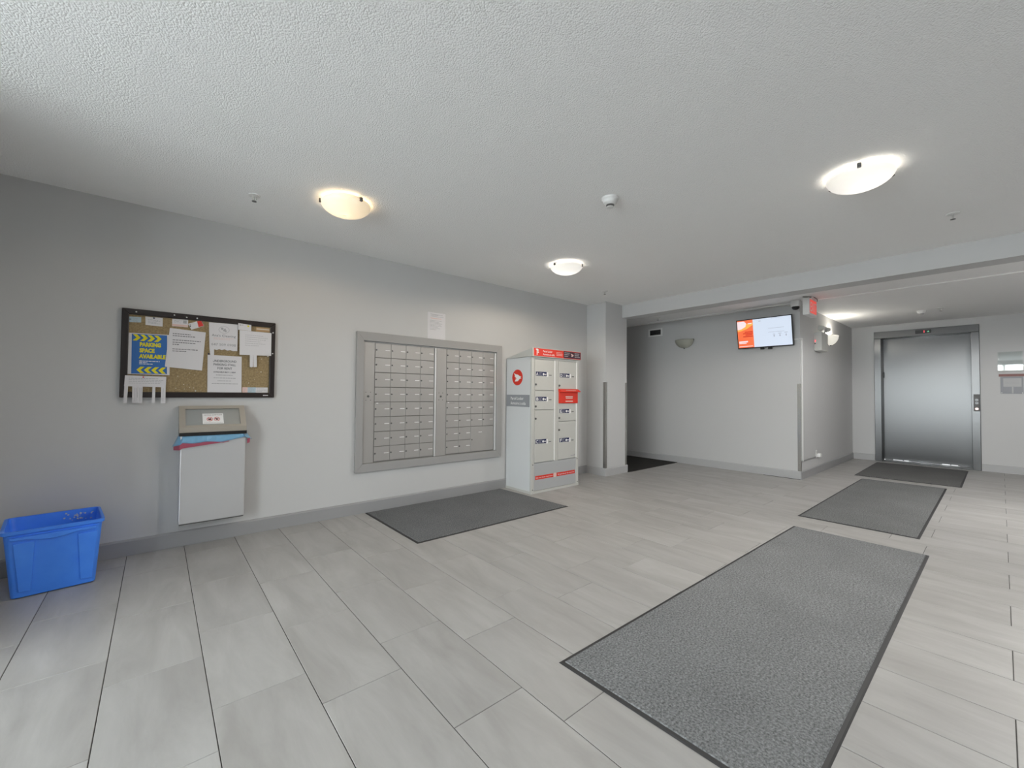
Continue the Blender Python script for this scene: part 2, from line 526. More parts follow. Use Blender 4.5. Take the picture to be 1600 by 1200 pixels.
struct('baseboard_left', MB().prism([(-a, b) for a, b in base_profile()], 'x', XW, 4.70), M['trim'])
struct('wall_corner', MB().box(XF - 0.12, XW, YW, 0.12, 0, ZC), M['wall'])
bp = MB().prism([(4.70 - a, b) for a, b in base_profile()], 'y', -0.330, -0.013)
bp.add(*[(q.v, q.f) for q in [MB().prism([(-0.33 - a, b) for a, b in base_profile()], 'x', 4.687, 5.213)]][0])
struct('baseboard_pier', bp, M['trim_light'])
struct('baseboard_screen', MB().prism([(XTV - a, b) for a, b in base_profile()], 'y', YSIDE, 2.9), M['trim_light'])
struct('baseboard_side', MB().prism([(YSIDE - a, b) for a, b in base_profile()], 'x', XTV - 0.013, XEL), M['trim'])
be = MB().prism([(XEL - a, b) for a, b in base_profile()], 'y', EY1, YSIDE - 0.013)
be.add(*[(q.v, q.f) for q in [MB().prism([(XEL - a, b) for a, b in base_profile()], 'y', YR, EY0)]][0])
struct('baseboard_elevator', be, M['trim_light'])
struct('baseboard_right', MB().prism([(YR + a, b) for a, b in base_profile()], 'x', XF, XEL), M['trim'])

# glazed entrance behind the camera (daylight source)
GY0, GY1, GZ = -4.80, -1.40, 2.32
struct('wall_front', MB().box(XF - 0.12, XF, GY1, YW, 0, ZC).box(XF - 0.12, XF, YR - 0.12, GY0, 0, ZC).box(XF - 0.12, XF, GY0, GY1, GZ, ZC), M['wall'])
win = struct('window_1', MB().box(XF - 0.10, XF - 0.03, GY0, GY1, GZ - 0.06, GZ).box(XF - 0.10, XF - 0.03, GY0, GY1, 0, 0.06), M['black_metal'])
ys = [GY0, -3.95, -3.10, -2.25, GY1]
for y in ys:
    yy = min(max(y, GY0 + 0.03), GY1 - 0.03)
    obj('mullion', MB().box(XF - 0.10, XF - 0.03, yy - 0.03, yy + 0.03, 0.06, GZ - 0.06), M['black_metal'], win)
for a, b in zip(ys[:-1], ys[1:]):
    obj('pane', MB().box(XF - 0.068, XF - 0.062, a + 0.03, b - 0.03, 0.06, GZ - 0.06), M['clear_glass'], win)
struct('pavement', MB().box(-14.0, XF - 0.12, -11, 6, -0.12, -0.02), M['concrete'])

# ------------------------------------------------------------------ tiled floor
floor = struct('floor', MB().box(XF - 0.12, XEL + 0.3, YR, 0.12, -0.12, -0.0025), M['grout'])
struct('floor_corridor', MB().box(5.205, XTV, -0.36, 2.9, -0.0025, 0.006), M['carpet'])
TW, TL = 0.305, 0.6104
GX, GYj = 0.0034, 0.0028


def tile_mb(x0, x1, y0, y1):
    ch, d = 0.0012, 0.0011
    vs = [(x0, y0, -0.006), (x1, y0, -0.006), (x1, y1, -0.006), (x0, y1, -0.006),
          (x0, y0, -d), (x1, y0, -d), (x1, y1, -d), (x0, y1, -d),
          (x0 + ch, y0 + ch, 0), (x1 - ch, y0 + ch, 0), (x1 - ch, y1 - ch, 0), (x0 + ch, y1 - ch, 0)]
    fs = [(8, 9, 10, 11)]
    for a, b in ((0, 4), (4, 8)):
        for i in range(4): fs.append((a + i, a + (i + 1) % 4, b + (i + 1) % 4, b + i))
    return vs, fs


def to_px(x, y, z=0.0):
    d = Vector((x, y + 3.862, z - 1.121)); dep = d.dot(fw)
    if dep < 0.15: return None
    return 800 + F_PX * d.dot(r2) / dep, 600 - F_PX * d.dot(u2) / dep


tiles = []
for i in range(-5, 40):
    x0 = -0.439 + i * TW + GX / 2; x1 = x0 + TW - GX
    if x0 > XEL - 0.02 or x1 < XF: continue
    off = 0.435 if i % 2 else 0.830
    for j in range(-2, 10):
        y1 = -(off + j * TL) - GYj / 2; y0 = y1 - TL + GYj
        a0, a1, b0, b1 = max(x0, XF), min(x1, XEL - 0.002), max(y0, YR), min(y1, -0.001)
        if a1 - a0 < 0.02 or b1 - b0 < 0.02: continue
        if a0 > XTV and b0 > YSIDE: continue
        if a1 > XTV and b1 > YSIDE: b1 = YSIDE if b0 < YSIDE - 0.02 and a0 > XTV - 0.15 else b1
        if a0 > 5.19 and b1 > -0.36: b1 = -0.362
        if b1 - b0 < 0.02: continue
        px = [to_px(x, y) for x in (a0, a1) for y in (b0, b1)]
        area = 0.0
        if all(px):
            u0, u1 = min(q[0] for q in px), max(q[0] for q in px); v0, v1 = min(q[1] for q in px), max(q[1] for q in px)
            if u1 > 0 and u0 < 1600 and v0 < 1200: area = (min(u1, 1600) - max(u0, 0)) * (min(v1, 1200) - max(v0, 0))
        elif any(q and 0 < q[0] < 1600 and q[1] < 1250 for q in px): area = 1e5
        tiles.append((area, a0, a1, b0, b1))
tiles.sort(reverse=True)
shared = {}
rest = MB(); n_single = 0
for area, a0, a1, b0, b1 in tiles:
    if area > 0 and n_single < 296:
        n_single += 1
        key = (round(a1 - a0, 3), round(b1 - b0, 3))
        if key not in shared:
            w, h = key; vs, fs = tile_mb(-w / 2, w / 2, -h / 2, h / 2)
            shared[key] = MB().add(vs, fs).mesh('tile', M['tile'])
        o = bpy.data.objects.new('tile', shared[key]); C.objects.link(o); o.parent = floor
        o.location = ((a0 + a1) / 2, (b0 + b1) / 2, random.uniform(-0.0003, 0.0003))
    else:
        rest.add(*tile_mb(a0, a1, b0, b1))
if rest.v:
    o = obj('distant_tiles', rest, M['tile'], floor); o['kind'] = 'stuff'


# ------------------------------------------------------------------ floor mats
def floor_mat(name, label, quad, pile, h=0.008, border=0.017):
    c = Vector((sum(p[0] for p in quad) / 4, sum(p[1] for p in quad) / 4))
    t = thing(name, label, 'mat', (c.x, c.y, 0.0005), 'charcoal entrance mats')
    out = [Vector(p) for p in quad]
    n = 4
    def inset(d):
        res = []
        for i in range(n):
            p, a, b = out[i], out[i - 1], out[(i + 1) % n]
            da, db = (a - p).normalized(), (b - p).normalized()
            s = abs(da.x * db.y - da.y * db.x)
            res.append(p + (da + db) * (d / s))
        return res
    i1, i2 = inset(0.006), inset(border)
    rb = MB()
    rings = [[(p.x, p.y, 0.0005) for p in out], [(p.x, p.y, 0.004) for p in i1], [(p.x, p.y, 0.005) for p in i2]]
    rb.add(rings[0] + rings[1] + rings[2], [(a + i, a + (i + 1) % 4, a + 4 + (i + 1) % 4, a + 4 + i) for a in (0, 4) for i in range(4)] + [(3, 2, 1, 0)])
    obj('rubber_border', rb, M['rubber'], t)
    pm = MB(); i3 = inset(border + 0.004)
    nx, ny = 24, 48
    def bil(q, u, v): return (q[0] * (1 - u) + q[1] * u) * (1 - v) + (q[3] * (1 - u) + q[2] * u) * v
    vs = [(*bil(i3, a / nx, b / ny), h + random.uniform(-0.0005, 0.0005)) for b in range(ny + 1) for a in range(nx + 1)]
    fs = [(b * (nx + 1) + a, b * (nx + 1) + a + 1, (b + 1) * (nx + 1) + a + 1, (b + 1) * (nx + 1) + a) for b in range(ny) for a in range(nx)]
    k = len(vs); rim = [i2[j] for j in range(4)]
    vs += [(p.x, p.y, 0.0048) for p in rim]
    edge = [list(range(nx + 1)), [b * (nx + 1) + nx for b in range(ny + 1)], [ny * (nx + 1) + a for a in range(nx, -1, -1)], [b * (nx + 1) for b in range(ny, -1, -1)]]
    for j in range(4): fs.append(tuple(edge[j]) + (k + (j + 1) % 4, k + j))
    pm.add(vs, fs)
    obj('pile', pm, pile, t)
    return t


floor_mat('floor_mat', 'charcoal floor mat against the wall below the mailboxes', [(1.490, -0.020), (3.10, -0.022), (3.145, -1.050), (1.493, -1.040)][::-1], M['mat_pile_wall'])
floor_mat('floor_mat', 'large long charcoal entrance mat nearest the camera', [(1.300, -2.652), (4.203, -2.689), (4.175, -3.522), (1.318, -3.515)][::-1], M['mat_pile'])
floor_mat('floor_mat', 'middle grey runner mat between the large mat and the elevator mat', [(4.589, -2.613), (7.351, -2.613), (7.390, -3.422), (4.596, -3.434)][::-1], M['mat_pile_mid'])
floor_mat('floor_mat', 'darker mat right in front of the elevator door', [(7.590, -2.490), (9.400, -2.470), (9.420, -3.529), (7.630, -3.535)][::-1], M['mat_pile_dark'])

# ------------------------------------------------------------------ notice board
nb = thing('notice_board', 'black framed cork notice board pinned with papers on the left wall', 'notice board', (0.265, 0, 1.375))
X0, X1, Z0, Z1 = -0.195, 0.725, 1.073, 1.681
IX0, IX1, IZ0, IZ1 = -0.157, 0.687, 1.112, 1.642


def frame_piece(poly):   # mitred rail with a rounded front
    return MB().prism(poly, 'y', -0.024, -0.001)


for nm, poly in (('frame_rail', [(X0, Z1), (IX0, IZ1), (IX1, IZ1), (X1, Z1)]), ('frame_rail', [(X0, Z0), (X1, Z0), (IX1, IZ0), (IX0, IZ0)]),
                 ('frame_stile', [(X0, Z0), (IX0, IZ0), (IX0, IZ1), (X0, Z1)]), ('frame_stile', [(X1, Z0), (X1, Z1), (IX1, IZ1), (IX1, IZ0)])):
    obj(nm, frame_piece(poly), M['black_metal'], nb, bevel=0.004)
cork = obj('cork_panel', MB().box(IX0 - 0.01, IX1 + 0.01, -0.009, -0.001, IZ0 - 0.01, IZ1 + 0.01), M['cork'], nb)
strokes('maker_plate', [(0.645, 0.680, 1.087, 1.094)], 'left', -0.0245, M['mail_edge'], nb, 0.001)
scr = []
for k in range(16):
    x, z = random.uniform(0.09, 0.26), random.uniform(1.12, 1.26); s = random.uniform(0.002, 0.006); scr.append((x, x + s, z, z + s))
for k in range(8):
    x, z = random.uniform(0.52, 0.68), random.uniform(1.17, 1.38); s = random.uniform(0.003, 0.007); scr.append((x, x + s, z, z + s * 1.4))
strokes('paper_scrap', scr, 'left', -0.0092, M['paper_warm'], cork, 0.0004)

PAPERS = 'papers pinned on the cork board'


def sheet(name, label, cat, poly, layer, mat, curl=0.0):
    y = -0.0105 - 0.0016 * layer
    cx, cz = sum(p[0] for p in poly) / len(poly), sum(p[1] for p in poly) / len(poly)
    t = thing(name, label, cat, (cx, y, cz), PAPERS)
    obj('sheet', MB().prism(poly, 'y', y - 0.0006, y), mat, t)
    t['front'] = y - 0.0007
    return t


t = sheet('business_card', 'pale blue business card in the top left corner of the cork board', 'card', [(-0.160, 1.588), (-0.096, 1.592), (-0.096, 1.629), (-0.160, 1.626)], 0, M['paper_blue'])
strokes('print', [(-0.157, -0.147, 1.606, 1.611)], 'left', t['front'], M['ink_black'], t)
strokes('print', text_lines(-0.140, -0.103, 1.618, 0.007, [1, .8, .9, .7], 0.0022), 'left', t['front'], M['ink_pale'], t)
t = sheet('paper_card', 'white printed card pinned near the top, second from left', 'card', [(-0.073, 1.578), (0.018, 1.576), (0.018, 1.637), (-0.075, 1.637)], 0, M['paper'])
strokes('print', text_lines(-0.060, 0.005, 1.618, 0.008, [.9, 1, .7, .95], 0.0025), 'left', t['front'], M['ink_pale'], t)
t = sheet('coupon_card', 'pink and white coupon card under the top frame of the cork board', 'card', [(0.070, 1.586), (0.160, 1.586), (0.160, 1.641), (0.070, 1.639)], 0, M['paper'])
strokes('pink_stripe', [(0.0705, 0.1595, 1.588, 1.602)], 'left', t['front'], M['paper_pink'], t)
strokes('print', [(0.132, 0.152, 1.612, 1.634)], 'left', t['front'], M['ink_pale'], t)
strokes('print', text_lines(0.080, 0.125, 1.630, 0.008, [1, .7, .9], 0.0022), 'left', t['front'], M['ink_pale'], t)
t = sheet('tilted_card', 'small red and white card hanging tilted beside the pink coupon', 'card', [(0.160, 1.612), (0.180, 1.570), (0.254, 1.607), (0.236, 1.648)], 2, M['paper'])
obj('red_corner', MB().prism([(0.212, 1.636), (0.222, 1.594), (0.252, 1.608), (0.235, 1.646)], 'y', t['front'] - 0.0004, t['front']), M['red_ink'], t)
strokes('print', [(0.170, 0.176, 1.590, 1.598), (0.169, 0.176, 1.602, 1.607)], 'left', t['front'], M['ink_black'], t)

# parking flyer
t = sheet('parking_flyer', 'blue and yellow parking space flyer pinned at the left', 'flyer', [(-0.158, 1.233), (0.063, 1.233), (0.060, 1.520), (-0.160, 1.515)], 1, M['paper'])
fy = t['front']
obj('blue_panel', MB().prism([(-0.139, 1.237), (0.049, 1.239), (0.044, 1.515), (-0.142, 1.510)], 'y', fy - 0.0004, fy), M['flyer_blue'], t)


def chevrons(xs, z0, z1, direction):
    mb = MB(); zc = (z0 + z1) / 2; w, k = 0.021, 0.020
    for x in xs:
        s = direction
        mb.prism([(x, z0), (x + s * w, z0), (x + s * (w + k), zc), (x + s * w, z1), (x, z1), (x + s * k, zc)], 'y', fy - 0.0009, fy - 0.0004)
    return mb


obj('chevrons', chevrons([-0.137, -0.099, -0.062, -0.026], 1.464, 1.508, 1), M['flyer_yellow'], t)
obj('chevrons', chevrons([-0.072, -0.033, 0.005, 0.043], 1.242, 1.286, -1), M['flyer_yellow'], t)
for body, z, w in (('PARKING', 1.428, 0.112), ('SPACE', 1.387, 0.080), ('AVAILABLE', 1.346, 0.142)):
    text('lettering', body, (-0.100, fy - 0.001, z), 0.037, 'left', M['flyer_yellow'], t, width=w, bold=0.0022)
strokes('small_print', text_lines(-0.100, 0.02, 1.328, 0.010, [.9, .35, .6], 0.0045), 'left', fy - 0.0005, M['white_print'], t)

t = sheet('typed_notice', 'tilted white typed notice overlapping the blue parking flyer', 'notice', [(0.036, 1.292), (0.249, 1.273), (0.266, 1.559), (0.058, 1.571)], 3, M['paper'])
tl = []
for z, w in ((1.535, .62), (1.520, .78), (1.490, .98), (1.473, .80), (1.458, .22), (1.425, .88), (1.410, .5)):
    tl += text_lines(0.075, 0.240, z, 1, [w], 0.0055)
strokes('typed_lines', tl, 'left', t['front'], M['ink'], t)

t = sheet('tear_off_flyer', 'white tear-off flyer hanging over the bottom left of the frame', 'flyer', [(-0.172, 1.150), (0.044, 1.145), (0.046, 1.220), (-0.169, 1.224)], 9, M['paper'])
fy = t['front']
for poly in ([(-0.173, 1.036), (-0.156, 1.036), (-0.152, 1.151), (-0.171, 1.151)], [(-0.130, 1.036), (-0.105, 1.036), (-0.104, 1.15), (-0.131, 1.15)],
             [(-0.104, 1.036), (-0.079, 1.036), (-0.077, 1.15), (-0.103, 1.15)], [(-0.028, 1.036), (-0.012, 1.036), (-0.011, 1.15), (-0.027, 1.15)], [(0.020, 1.033), (0.045, 1.033), (0.044, 1.15), (0.019, 1.15)]):
    obj('tear_tab', MB().prism(poly, 'y', fy, fy + 0.0006), M['paper'], t)
strokes('print', text_lines(-0.150, 0.03, 1.206, 0.011, [.85, 1, .95, .9], 0.003), 'left', fy, M['ink_pale'], t)
strokes('print', [(-0.120, -0.118, 1.045, 1.14), (-0.112, -0.110, 1.045, 1.14), (-0.095, -0.093, 1.045, 1.14), (-0.087, -0.085, 1.045, 1.14), (0.030, 0.032, 1.045, 1.14)], 'left', fy - 0.0001, M['ink_pale'], t)

t = sheet('cleaning_flyer', 'white cleaning service flyer with torn off bottom edge and round sketch', 'flyer',
          [(0.283, 1.638), (0.290, 1.445), (0.296, 1.395), (0.300, 1.350), (0.318, 1.349), (0.319, 1.395), (0.319, 1.437), (0.335, 1.432), (0.350, 1.440), (0.366, 1.434), (0.384, 1.441), (0.402, 1.433), (0.420, 1.438), (0.440, 1.431), (0.466, 1.434), (0.466, 1.641)], 4, M['paper'])
fy = t['front']
ring = MB()
for k in range(28):
    a, b = 2 * PI * k / 28, 2 * PI * (k + 1) / 28
    ring.add([(0.378 + rr * 0.034 * math.cos(q), fy, 1.590 + rr * 0.027 * math.sin(q)) for q in (a, b) for rr in (1.0, 0.92)], [(0, 1, 3, 2)])
ring.disc((0.366, fy, 1.598), 0.009, 'y', 14, 0.0004); ring.disc((0.388, fy, 1.582), 0.007, 'y', 14, 0.0004)
ring.add([(0.370, fy, 1.585), (0.384, fy, 1.602), (0.390, fy, 1.596), (0.378, fy, 1.577)], [(0, 1, 2, 3)])
obj('round_sketch', ring, M['ink_pale'], t)
text('lettering', "Ana's Cleaning", (0.378, fy - 0.0003, 1.536), 0.024, 'left', M['ink'], t, 'CENTER', 0.150)
strokes('pink_print', text_lines(0.315, 0.450, 1.527, 0.010, [.95, .75], 0.003), 'left', fy, M['paper_pink'], t)
text('lettering', '647 509 0908', (0.378, fy - 0.0003, 1.467), 0.026, 'left', M['ink_pale'], t, 'CENTER', 0.155, bold=0.0004)

t = sheet('parking_stall_notice', 'white underground parking stall for rent notice at lower right', 'notice', [(0.284, 1.1125), (0.500, 1.1125), (0.496, 1.393), (0.280, 1.393)], 2, M['paper'])
fy = t['front']
for body, z, s, w in (('UNDERGROUND', 1.343, 0.023, 0.150), ('PARKING STALL', 1.316, 0.023, 0.142), ('FOR RENT', 1.288, 0.023, 0.094),
                      ('AVAILABLE MAY 1, 2024', 1.262, 0.014, 0.140)):
    text('lettering', body, (0.388, fy - 0.0003, z), s, 'left', M['ink'], t, 'CENTER', w, bold=0.0006)
strokes('typed_lines', text_lines(0.335, 0.440, 1.247, 1, [1], 0.006) + text_lines(0.320, 0.460, 1.224, 1, [1], 0.005) + text_lines(0.345, 0.435, 1.203, 1, [1], 0.005) + text_lines(0.310, 0.475, 1.181, 1, [1], 0.005), 'left', fy, M['ink_pale'], t)

t = sheet('faded_flyer', 'faded white flyer with two tear tabs left at right edge', 'flyer', [(0.480, 1.406), (0.696, 1.411), (0.695, 1.596), (0.477, 1.598)], 10, M['paper'])
fy = t['front']
strokes('print', text_lines(0.515, 0.668, 1.566, 0.016, [.8, 1, .95, .7, .9, .6], 0.003), 'left', fy, M['ink_pale'], t)
obj('tear_tab', MB().prism([(0.548, 1.409), (0.571, 1.409), (0.571, 1.315), (0.550, 1.314)], 'y', fy, fy + 0.0006), M['paper'], t)
obj('tear_tab', MB().prism([(0.572, 1.409), (0.595, 1.409), (0.598, 1.316), (0.575, 1.315)], 'y', fy, fy + 0.0006), M['paper'], t)
t = sheet('note_card', 'small white card with orange dot above the faded flyer', 'card', [(0.466, 1.600), (0.554, 1.598), (0.553, 1.646), (0.466, 1.651)], 12, M['paper'])
strokes('print', [(0.475, 0.487, 1.634, 1.642), (0.492, 0.500, 1.636, 1.642)], 'left', t['front'], M['ink_pale'], t)
obj('orange_dot', MB().disc((0.533, t['front'], 1.634), 0.007, 'y', 14, 0.0005), M['flyer_yellow'], t)
t = sheet('brown_card', 'tan brown card tucked behind the faded flyer at top right', 'card', [(0.589, 1.600), (0.684, 1.604), (0.684, 1.636), (0.589, 1.637)], 0, M['paper_tan'])
strokes('print', [(0.592, 0.682, 1.618, 1.626)], 'left', t['front'], M['paper_warm'], t)
for k, (a, b, lab, mt) in enumerate(((0.506, 0.541, 'pinkish strip of card at the bottom of the cork board', 'paper_pink'), (0.541, 0.596, 'pale blue card standing on the bottom frame of the board', 'paper_blue'), (0.596, 0.681, 'white card in the bottom right corner of the cork board', 'paper'))):
    t = sheet('small_card', lab, 'card', [(a, 1.1125), (b, 1.1125), (b, 1.154), (a, 1.153)], 0, M[mt])
    strokes('print', text_lines(a + 0.006, b - 0.006, 1.145, 0.010, [.7, .9, .5], 0.003), 'left', t['front'], M['ink_pale'], t)

# push pins: head, neck and needle, built once along -y
pin_parts = (('pin_head', MB().lathe([(0.0001, -0.0105), (0.0042, -0.010), (0.0046, -0.008), (0.0028, -0.0065), (0.0026, -0.003), (0.0048, -0.001), (0.0001, -0.001)], (0, 0, 0), 12, 'y')),)
PIN_M = {'white': M['white'], 'red': M['red_ink'], 'blue': M['navy'], 'yellow': M['flyer_yellow']}
for (x, z, y, col, lab) in ((-0.122, 1.660, -0.024, 'white', 'white push pin at the left end of the top frame rail'),
                            (0.081, 1.664, -0.024, 'white', 'white push pin in the top frame rail above the pink coupon'),
                            (0.151, 1.656, -0.024, 'white', 'white push pin in the top frame rail above the tilted card'),
                            (0.212, 1.657, -0.024, 'white', 'white push pin in the top frame rail right of the tilted card'),
                            (0.706, 1.600, -0.024, 'white', 'white push pin in the right frame stile, upper one'),
                            (0.706, 1.430, -0.024, 'white', 'white push pin in the right frame stile, lower one'),
                            (-0.029, 1.630, -0.012, 'blue', 'dark push pin holding the white printed card'),
                            (0.286, 1.400, -0.016, 'blue', 'blue push pin at the corner of the parking stall notice'),
                            (-0.076, 1.214, -0.026, 'red', 'red push pin holding the tear-off flyer'),
                            (0.213, 1.122, -0.010, 'white', 'cream push pin in the bare cork near the bottom frame'),
                            (0.672, 1.404, -0.026, 'white', 'white push pin under the corner of the faded flyer')):
    p = thing('push_pin', lab, 'pin', (x, y, z), 'push pins on the notice board')
    for nm, mb in pin_parts:
        obj(nm, mb.mesh(nm, PIN_M[col], True), None, p, world_coords=False)
    obj('needle', MB().tube([(0, -0.001, 0), (0, 0.004, 0)], 0.0006, 6), M['steel'], p, world_coords=False)

# ------------------------------------------------------------------ wall waste bin
wb = thing('waste_bin', 'wall mounted stainless steel waste bin with beige hood below the board', 'trash can', (0.33, 0, 0.16))
BX0, BX1, BY = 0.130, 0.520, -0.125
obj('body', MB().box(BX0, BX1, BY, -0.0005, 0.182, 0.822), M['bin_steel'], wb, bevel=0.006)
obj('bottom_lip', MB().box(BX0 + 0.004, BX1 - 0.004, BY + 0.004, -0.0005, 0.176, 0.184), M['dark_steel'], wb)
# hood: sloping wedge with an opening
HZ, HF = 1.012, -0.140
hx0, hx1 = 0.122, 0.522
zf1, zf0 = 0.862, 0.826
tx0, tx1 = 0.120, 0.518


def slope(u, v, d=0.0):
    """point on the hood slope: u across 0-1, v 0 bottom - 1 top, d set back behind it"""
    x0 = hx0 * (1 - v) + tx0 * v; x1 = hx1 * (1 - v) + tx1 * v
    y = HF * (1 - v) + -0.030 * v; z = zf1 * (1 - v) + HZ * v
    n = Vector((0, (HZ - zf1), 0.110)).normalized()
    return (x0 * (1 - u) + x1 * u, y + n.y * d, z - n.z * d * 0.5)


hood = MB()
us, vs_ = [0, 0.09, 0.91, 1], [0, 0.10, 0.86, 1]
pts = [slope(u, v) for v in vs_ for u in us]
fs = [(r * 4 + c, r * 4 + c + 1, (r + 1) * 4 + c + 1, (r + 1) * 4 + c) for r in range(3) for c in range(3) if not (r == 1 and c == 1)]
hood.add(pts, fs)
inn = [slope(u, v, 0.012) for u, v in ((0.09, 0.10), (0.91, 0.10), (0.91, 0.86), (0.09, 0.86))]
fr = [pts[5], pts[6], pts[10], pts[9]]
hood.add(fr + inn, [(i, (i + 1) % 4, 4 + (i + 1) % 4, 4 + i) for i in range(4)])
A, B_, Cc, D = slope(0, 0), slope(1, 0), slope(1, 1), slope(0, 1)
a0, b0 = (A[0], A[1], zf0), (B_[0], B_[1], zf0)
hood.add([A, B_, b0, a0], [(0, 1, 2, 3)])
ab, bb = (A[0], -0.0005, zf0), (B_[0], -0.0005, zf0); cb, db = (Cc[0], -0.0005, HZ), (D[0], -0.0005, HZ)
hood.add([A, a0, ab, db, D], [(0, 1, 2, 3, 4)]); hood.add([B_, b0, bb, cb, Cc], [(4, 3, 2, 1, 0)])
hood.add([D, Cc, cb, db], [(0, 1, 2, 3)]); hood.add([a0, b0, bb, ab], [(0, 1, 2, 3)])
obj('hood', hood, M['beige'], wb)
fl = MB().add([slope(0.09, 0.12, 0.012), slope(0.91, 0.12, 0.012), slope(0.91, 0.86, 0.012), slope(0.09, 0.86, 0.012),
               slope(0.09, 0.12, 0.020), slope(0.91, 0.12, 0.020), slope(0.91, 0.86, 0.020), slope(0.09, 0.86, 0.020)],
              [(0, 1, 2, 3), (7, 6, 5, 4), (0, 4, 5, 1), (1, 5, 6, 2), (2, 6, 7, 3), (3, 7, 4, 0)])
flap = obj('flap', fl, M['bin_flap'], wb)
obj('rubber_seal', MB().box(hx0 + 0.001, hx1 + 0.002, HF - 0.003, -0.001, 0.802, zf0), M['black'], wb)
# sign on the flap
sn = Vector((0, -(HZ - zf1), 0.110)).normalized(); su = Vector((0, 0.110, HZ - zf1)).normalized(); sb = (Vector((1, 0, 0)), su, sn)
sp = [Vector(slope(u, v, 0.0105)) for u, v in ((0.335, 0.16), (0.650, 0.16), (0.650, 0.64), (0.335, 0.64))]
sg = MB().add([tuple(p) for p in sp] + [tuple(p - sn * 0.002) for p in sp], [(0, 1, 2, 3), (7, 6, 5, 4), (0, 4, 5, 1), (1, 5, 6, 2), (2, 6, 7, 3), (3, 7, 4, 0)])
signp = obj('sign_plate', sg, M['white_print'], wb)
mid = (sp[0] + sp[1]) / 2 + sn * 0.0006
sh = (sp[3] - sp[0]).length
text('lettering', 'NO FOOD OR PET WASTE', mid + su * sh * 0.80, 0.013, None, M['ink_black'], signp, 'CENTER', 0.108, basis=sb)
strokes_mb = MB()
for k in range(12):
    a = -0.055 + k * 0.0095
    q = [mid + Vector((a + dx, 0, 0)) + su * (sh * 0.07 + dz) for dx, dz in ((0, 0), (0.0065, 0), (0.0065, 0.003), (0, 0.003))]
    strokes_mb.add([tuple(p) for p in q], [(0, 1, 2, 3)])
obj('small_print', strokes_mb, M['ink_pale'], signp)


def ring_on(c, r0, r1, seg=28):
    mb = MB()
    for k in range(seg):
        a, b = 2 * PI * k / seg, 2 * PI * (k + 1) / seg
        mb.add([tuple(c + Vector((rr * math.cos(q), 0, 0)) + su * rr * math.sin(q)) for q in (a, b) for rr in (r0, r1)], [(0, 1, 3, 2)])
    return mb


def blob_on(c, r, seg=14):
    return MB().add([tuple(c + Vector((r * math.cos(2 * PI * k / seg), 0, 0)) + su * r * math.sin(2 * PI * k / seg)) for k in range(seg)], [tuple(range(seg))])


for dx, kind in ((-0.021, 'apple'), (0.022, 'paw')):
    c = mid + Vector((dx, 0, 0)) + su * sh * 0.44
    icon = MB()
    if kind == 'apple':
        for px_, pz_, r in ((-0.003, 0, 0.0068), (0.0035, 0.0005, 0.0068), (0, -0.003, 0.006), (0.003, 0.008, 0.0022)):
            q = blob_on(c + Vector((px_, 0, 0)) + su * pz_, r); icon.add(q.v, q.f)
    else:
        for px_, pz_, r in ((0, -0.004, 0.0055), (-0.008, 0.002, 0.0028), (-0.003, 0.007, 0.003), (0.003, 0.007, 0.003), (0.008, 0.002, 0.0028)):
            q = blob_on(c + Vector((px_, 0, 0)) + su * pz_, r); icon.add(q.v, q.f)
    obj('pictogram', icon, M['ink_black'], signp)
    rg = ring_on(c + sn * 0.0004, 0.0148, 0.0180)
    d1, d2 = Vector((1, 0, 0)) + su, Vector((1, 0, 0)) - su
    e = c + sn * 0.0004
    rg.add([tuple(e + d2 * 0.0108 + d1 * 0.0010), tuple(e + d2 * 0.0108 - d1 * 0.0010), tuple(e - d2 * 0.0108 - d1 * 0.0010), tuple(e - d2 * 0.0108 + d1 * 0.0010)], [(0, 1, 2, 3)])
    obj('prohibition_ring', rg, M['red_ink'], signp)

# bag liner folded over the rim
lin = thing('bag_liner', 'translucent blue bag liner folded over the steel waste bin rim', 'bag', (0.33, -0.13, 0.74))


def liner_strip(z_top, z_bot, bulge, name, mat):
    path = [(0.088, -0.012), (0.094, -0.06), (0.104, -0.105), (0.124, -0.138)]
    n = 26
    for k in range(1, n): path.append((0.124 + (0.526 - 0.124) * k / n, -0.135 - 0.004 * math.sin(k * 1.7)))
    path += [(0.526, -0.138), (0.553, -0.105), (0.568, -0.06), (0.572, -0.012)]
    mb = MB(); rows = 5; vs = []
    for r in range(rows + 1):
        f = r / rows
        for i, (x, y) in enumerate(path):
            s = i / (len(path) - 1)
            z = z_top(s) * (1 - f) + z_bot(s) * f
            w = bulge * math.sin(f * PI) * (0.6 + 0.4 * math.sin(i * 2.1 + r))
            vs.append((x + (0.33 - x) * 0.15 * (1 - f) * (1 if i < 4 or i > len(path) - 5 else 0), y - w, z))
    c = len(path)
    fs = [(r * c + i, r * c + i + 1, (r + 1) * c + i + 1, (r + 1) * c + i) for r in range(rows) for i in range(c - 1)]
    mb.add(vs, fs)
    o = obj(name, mb, mat, lin, smooth=True)
    m = o.modifiers.new('thickness', 'SOLIDIFY'); m.thickness = 0.0006
    return o


def zb(s):   # lower edge: low on the left, rising to the right, dropping at the right end
    if s < 0.12: return 0.742 - 0.02 * (1 - s / 0.12)
    if s < 0.60: return 0.748 + 0.004 * math.sin(s * 20)
    if s < 0.88: return 0.748 + (s - 0.60) / 0.28 * 0.030
    return 0.778 - (s - 0.88) / 0.12 * 0.035


def zp(s):
    if s < 0.10: return 0.706
    if s < 0.55: return 0.716 + (s - 0.1) * 0.065
    return zb(s) - 0.001


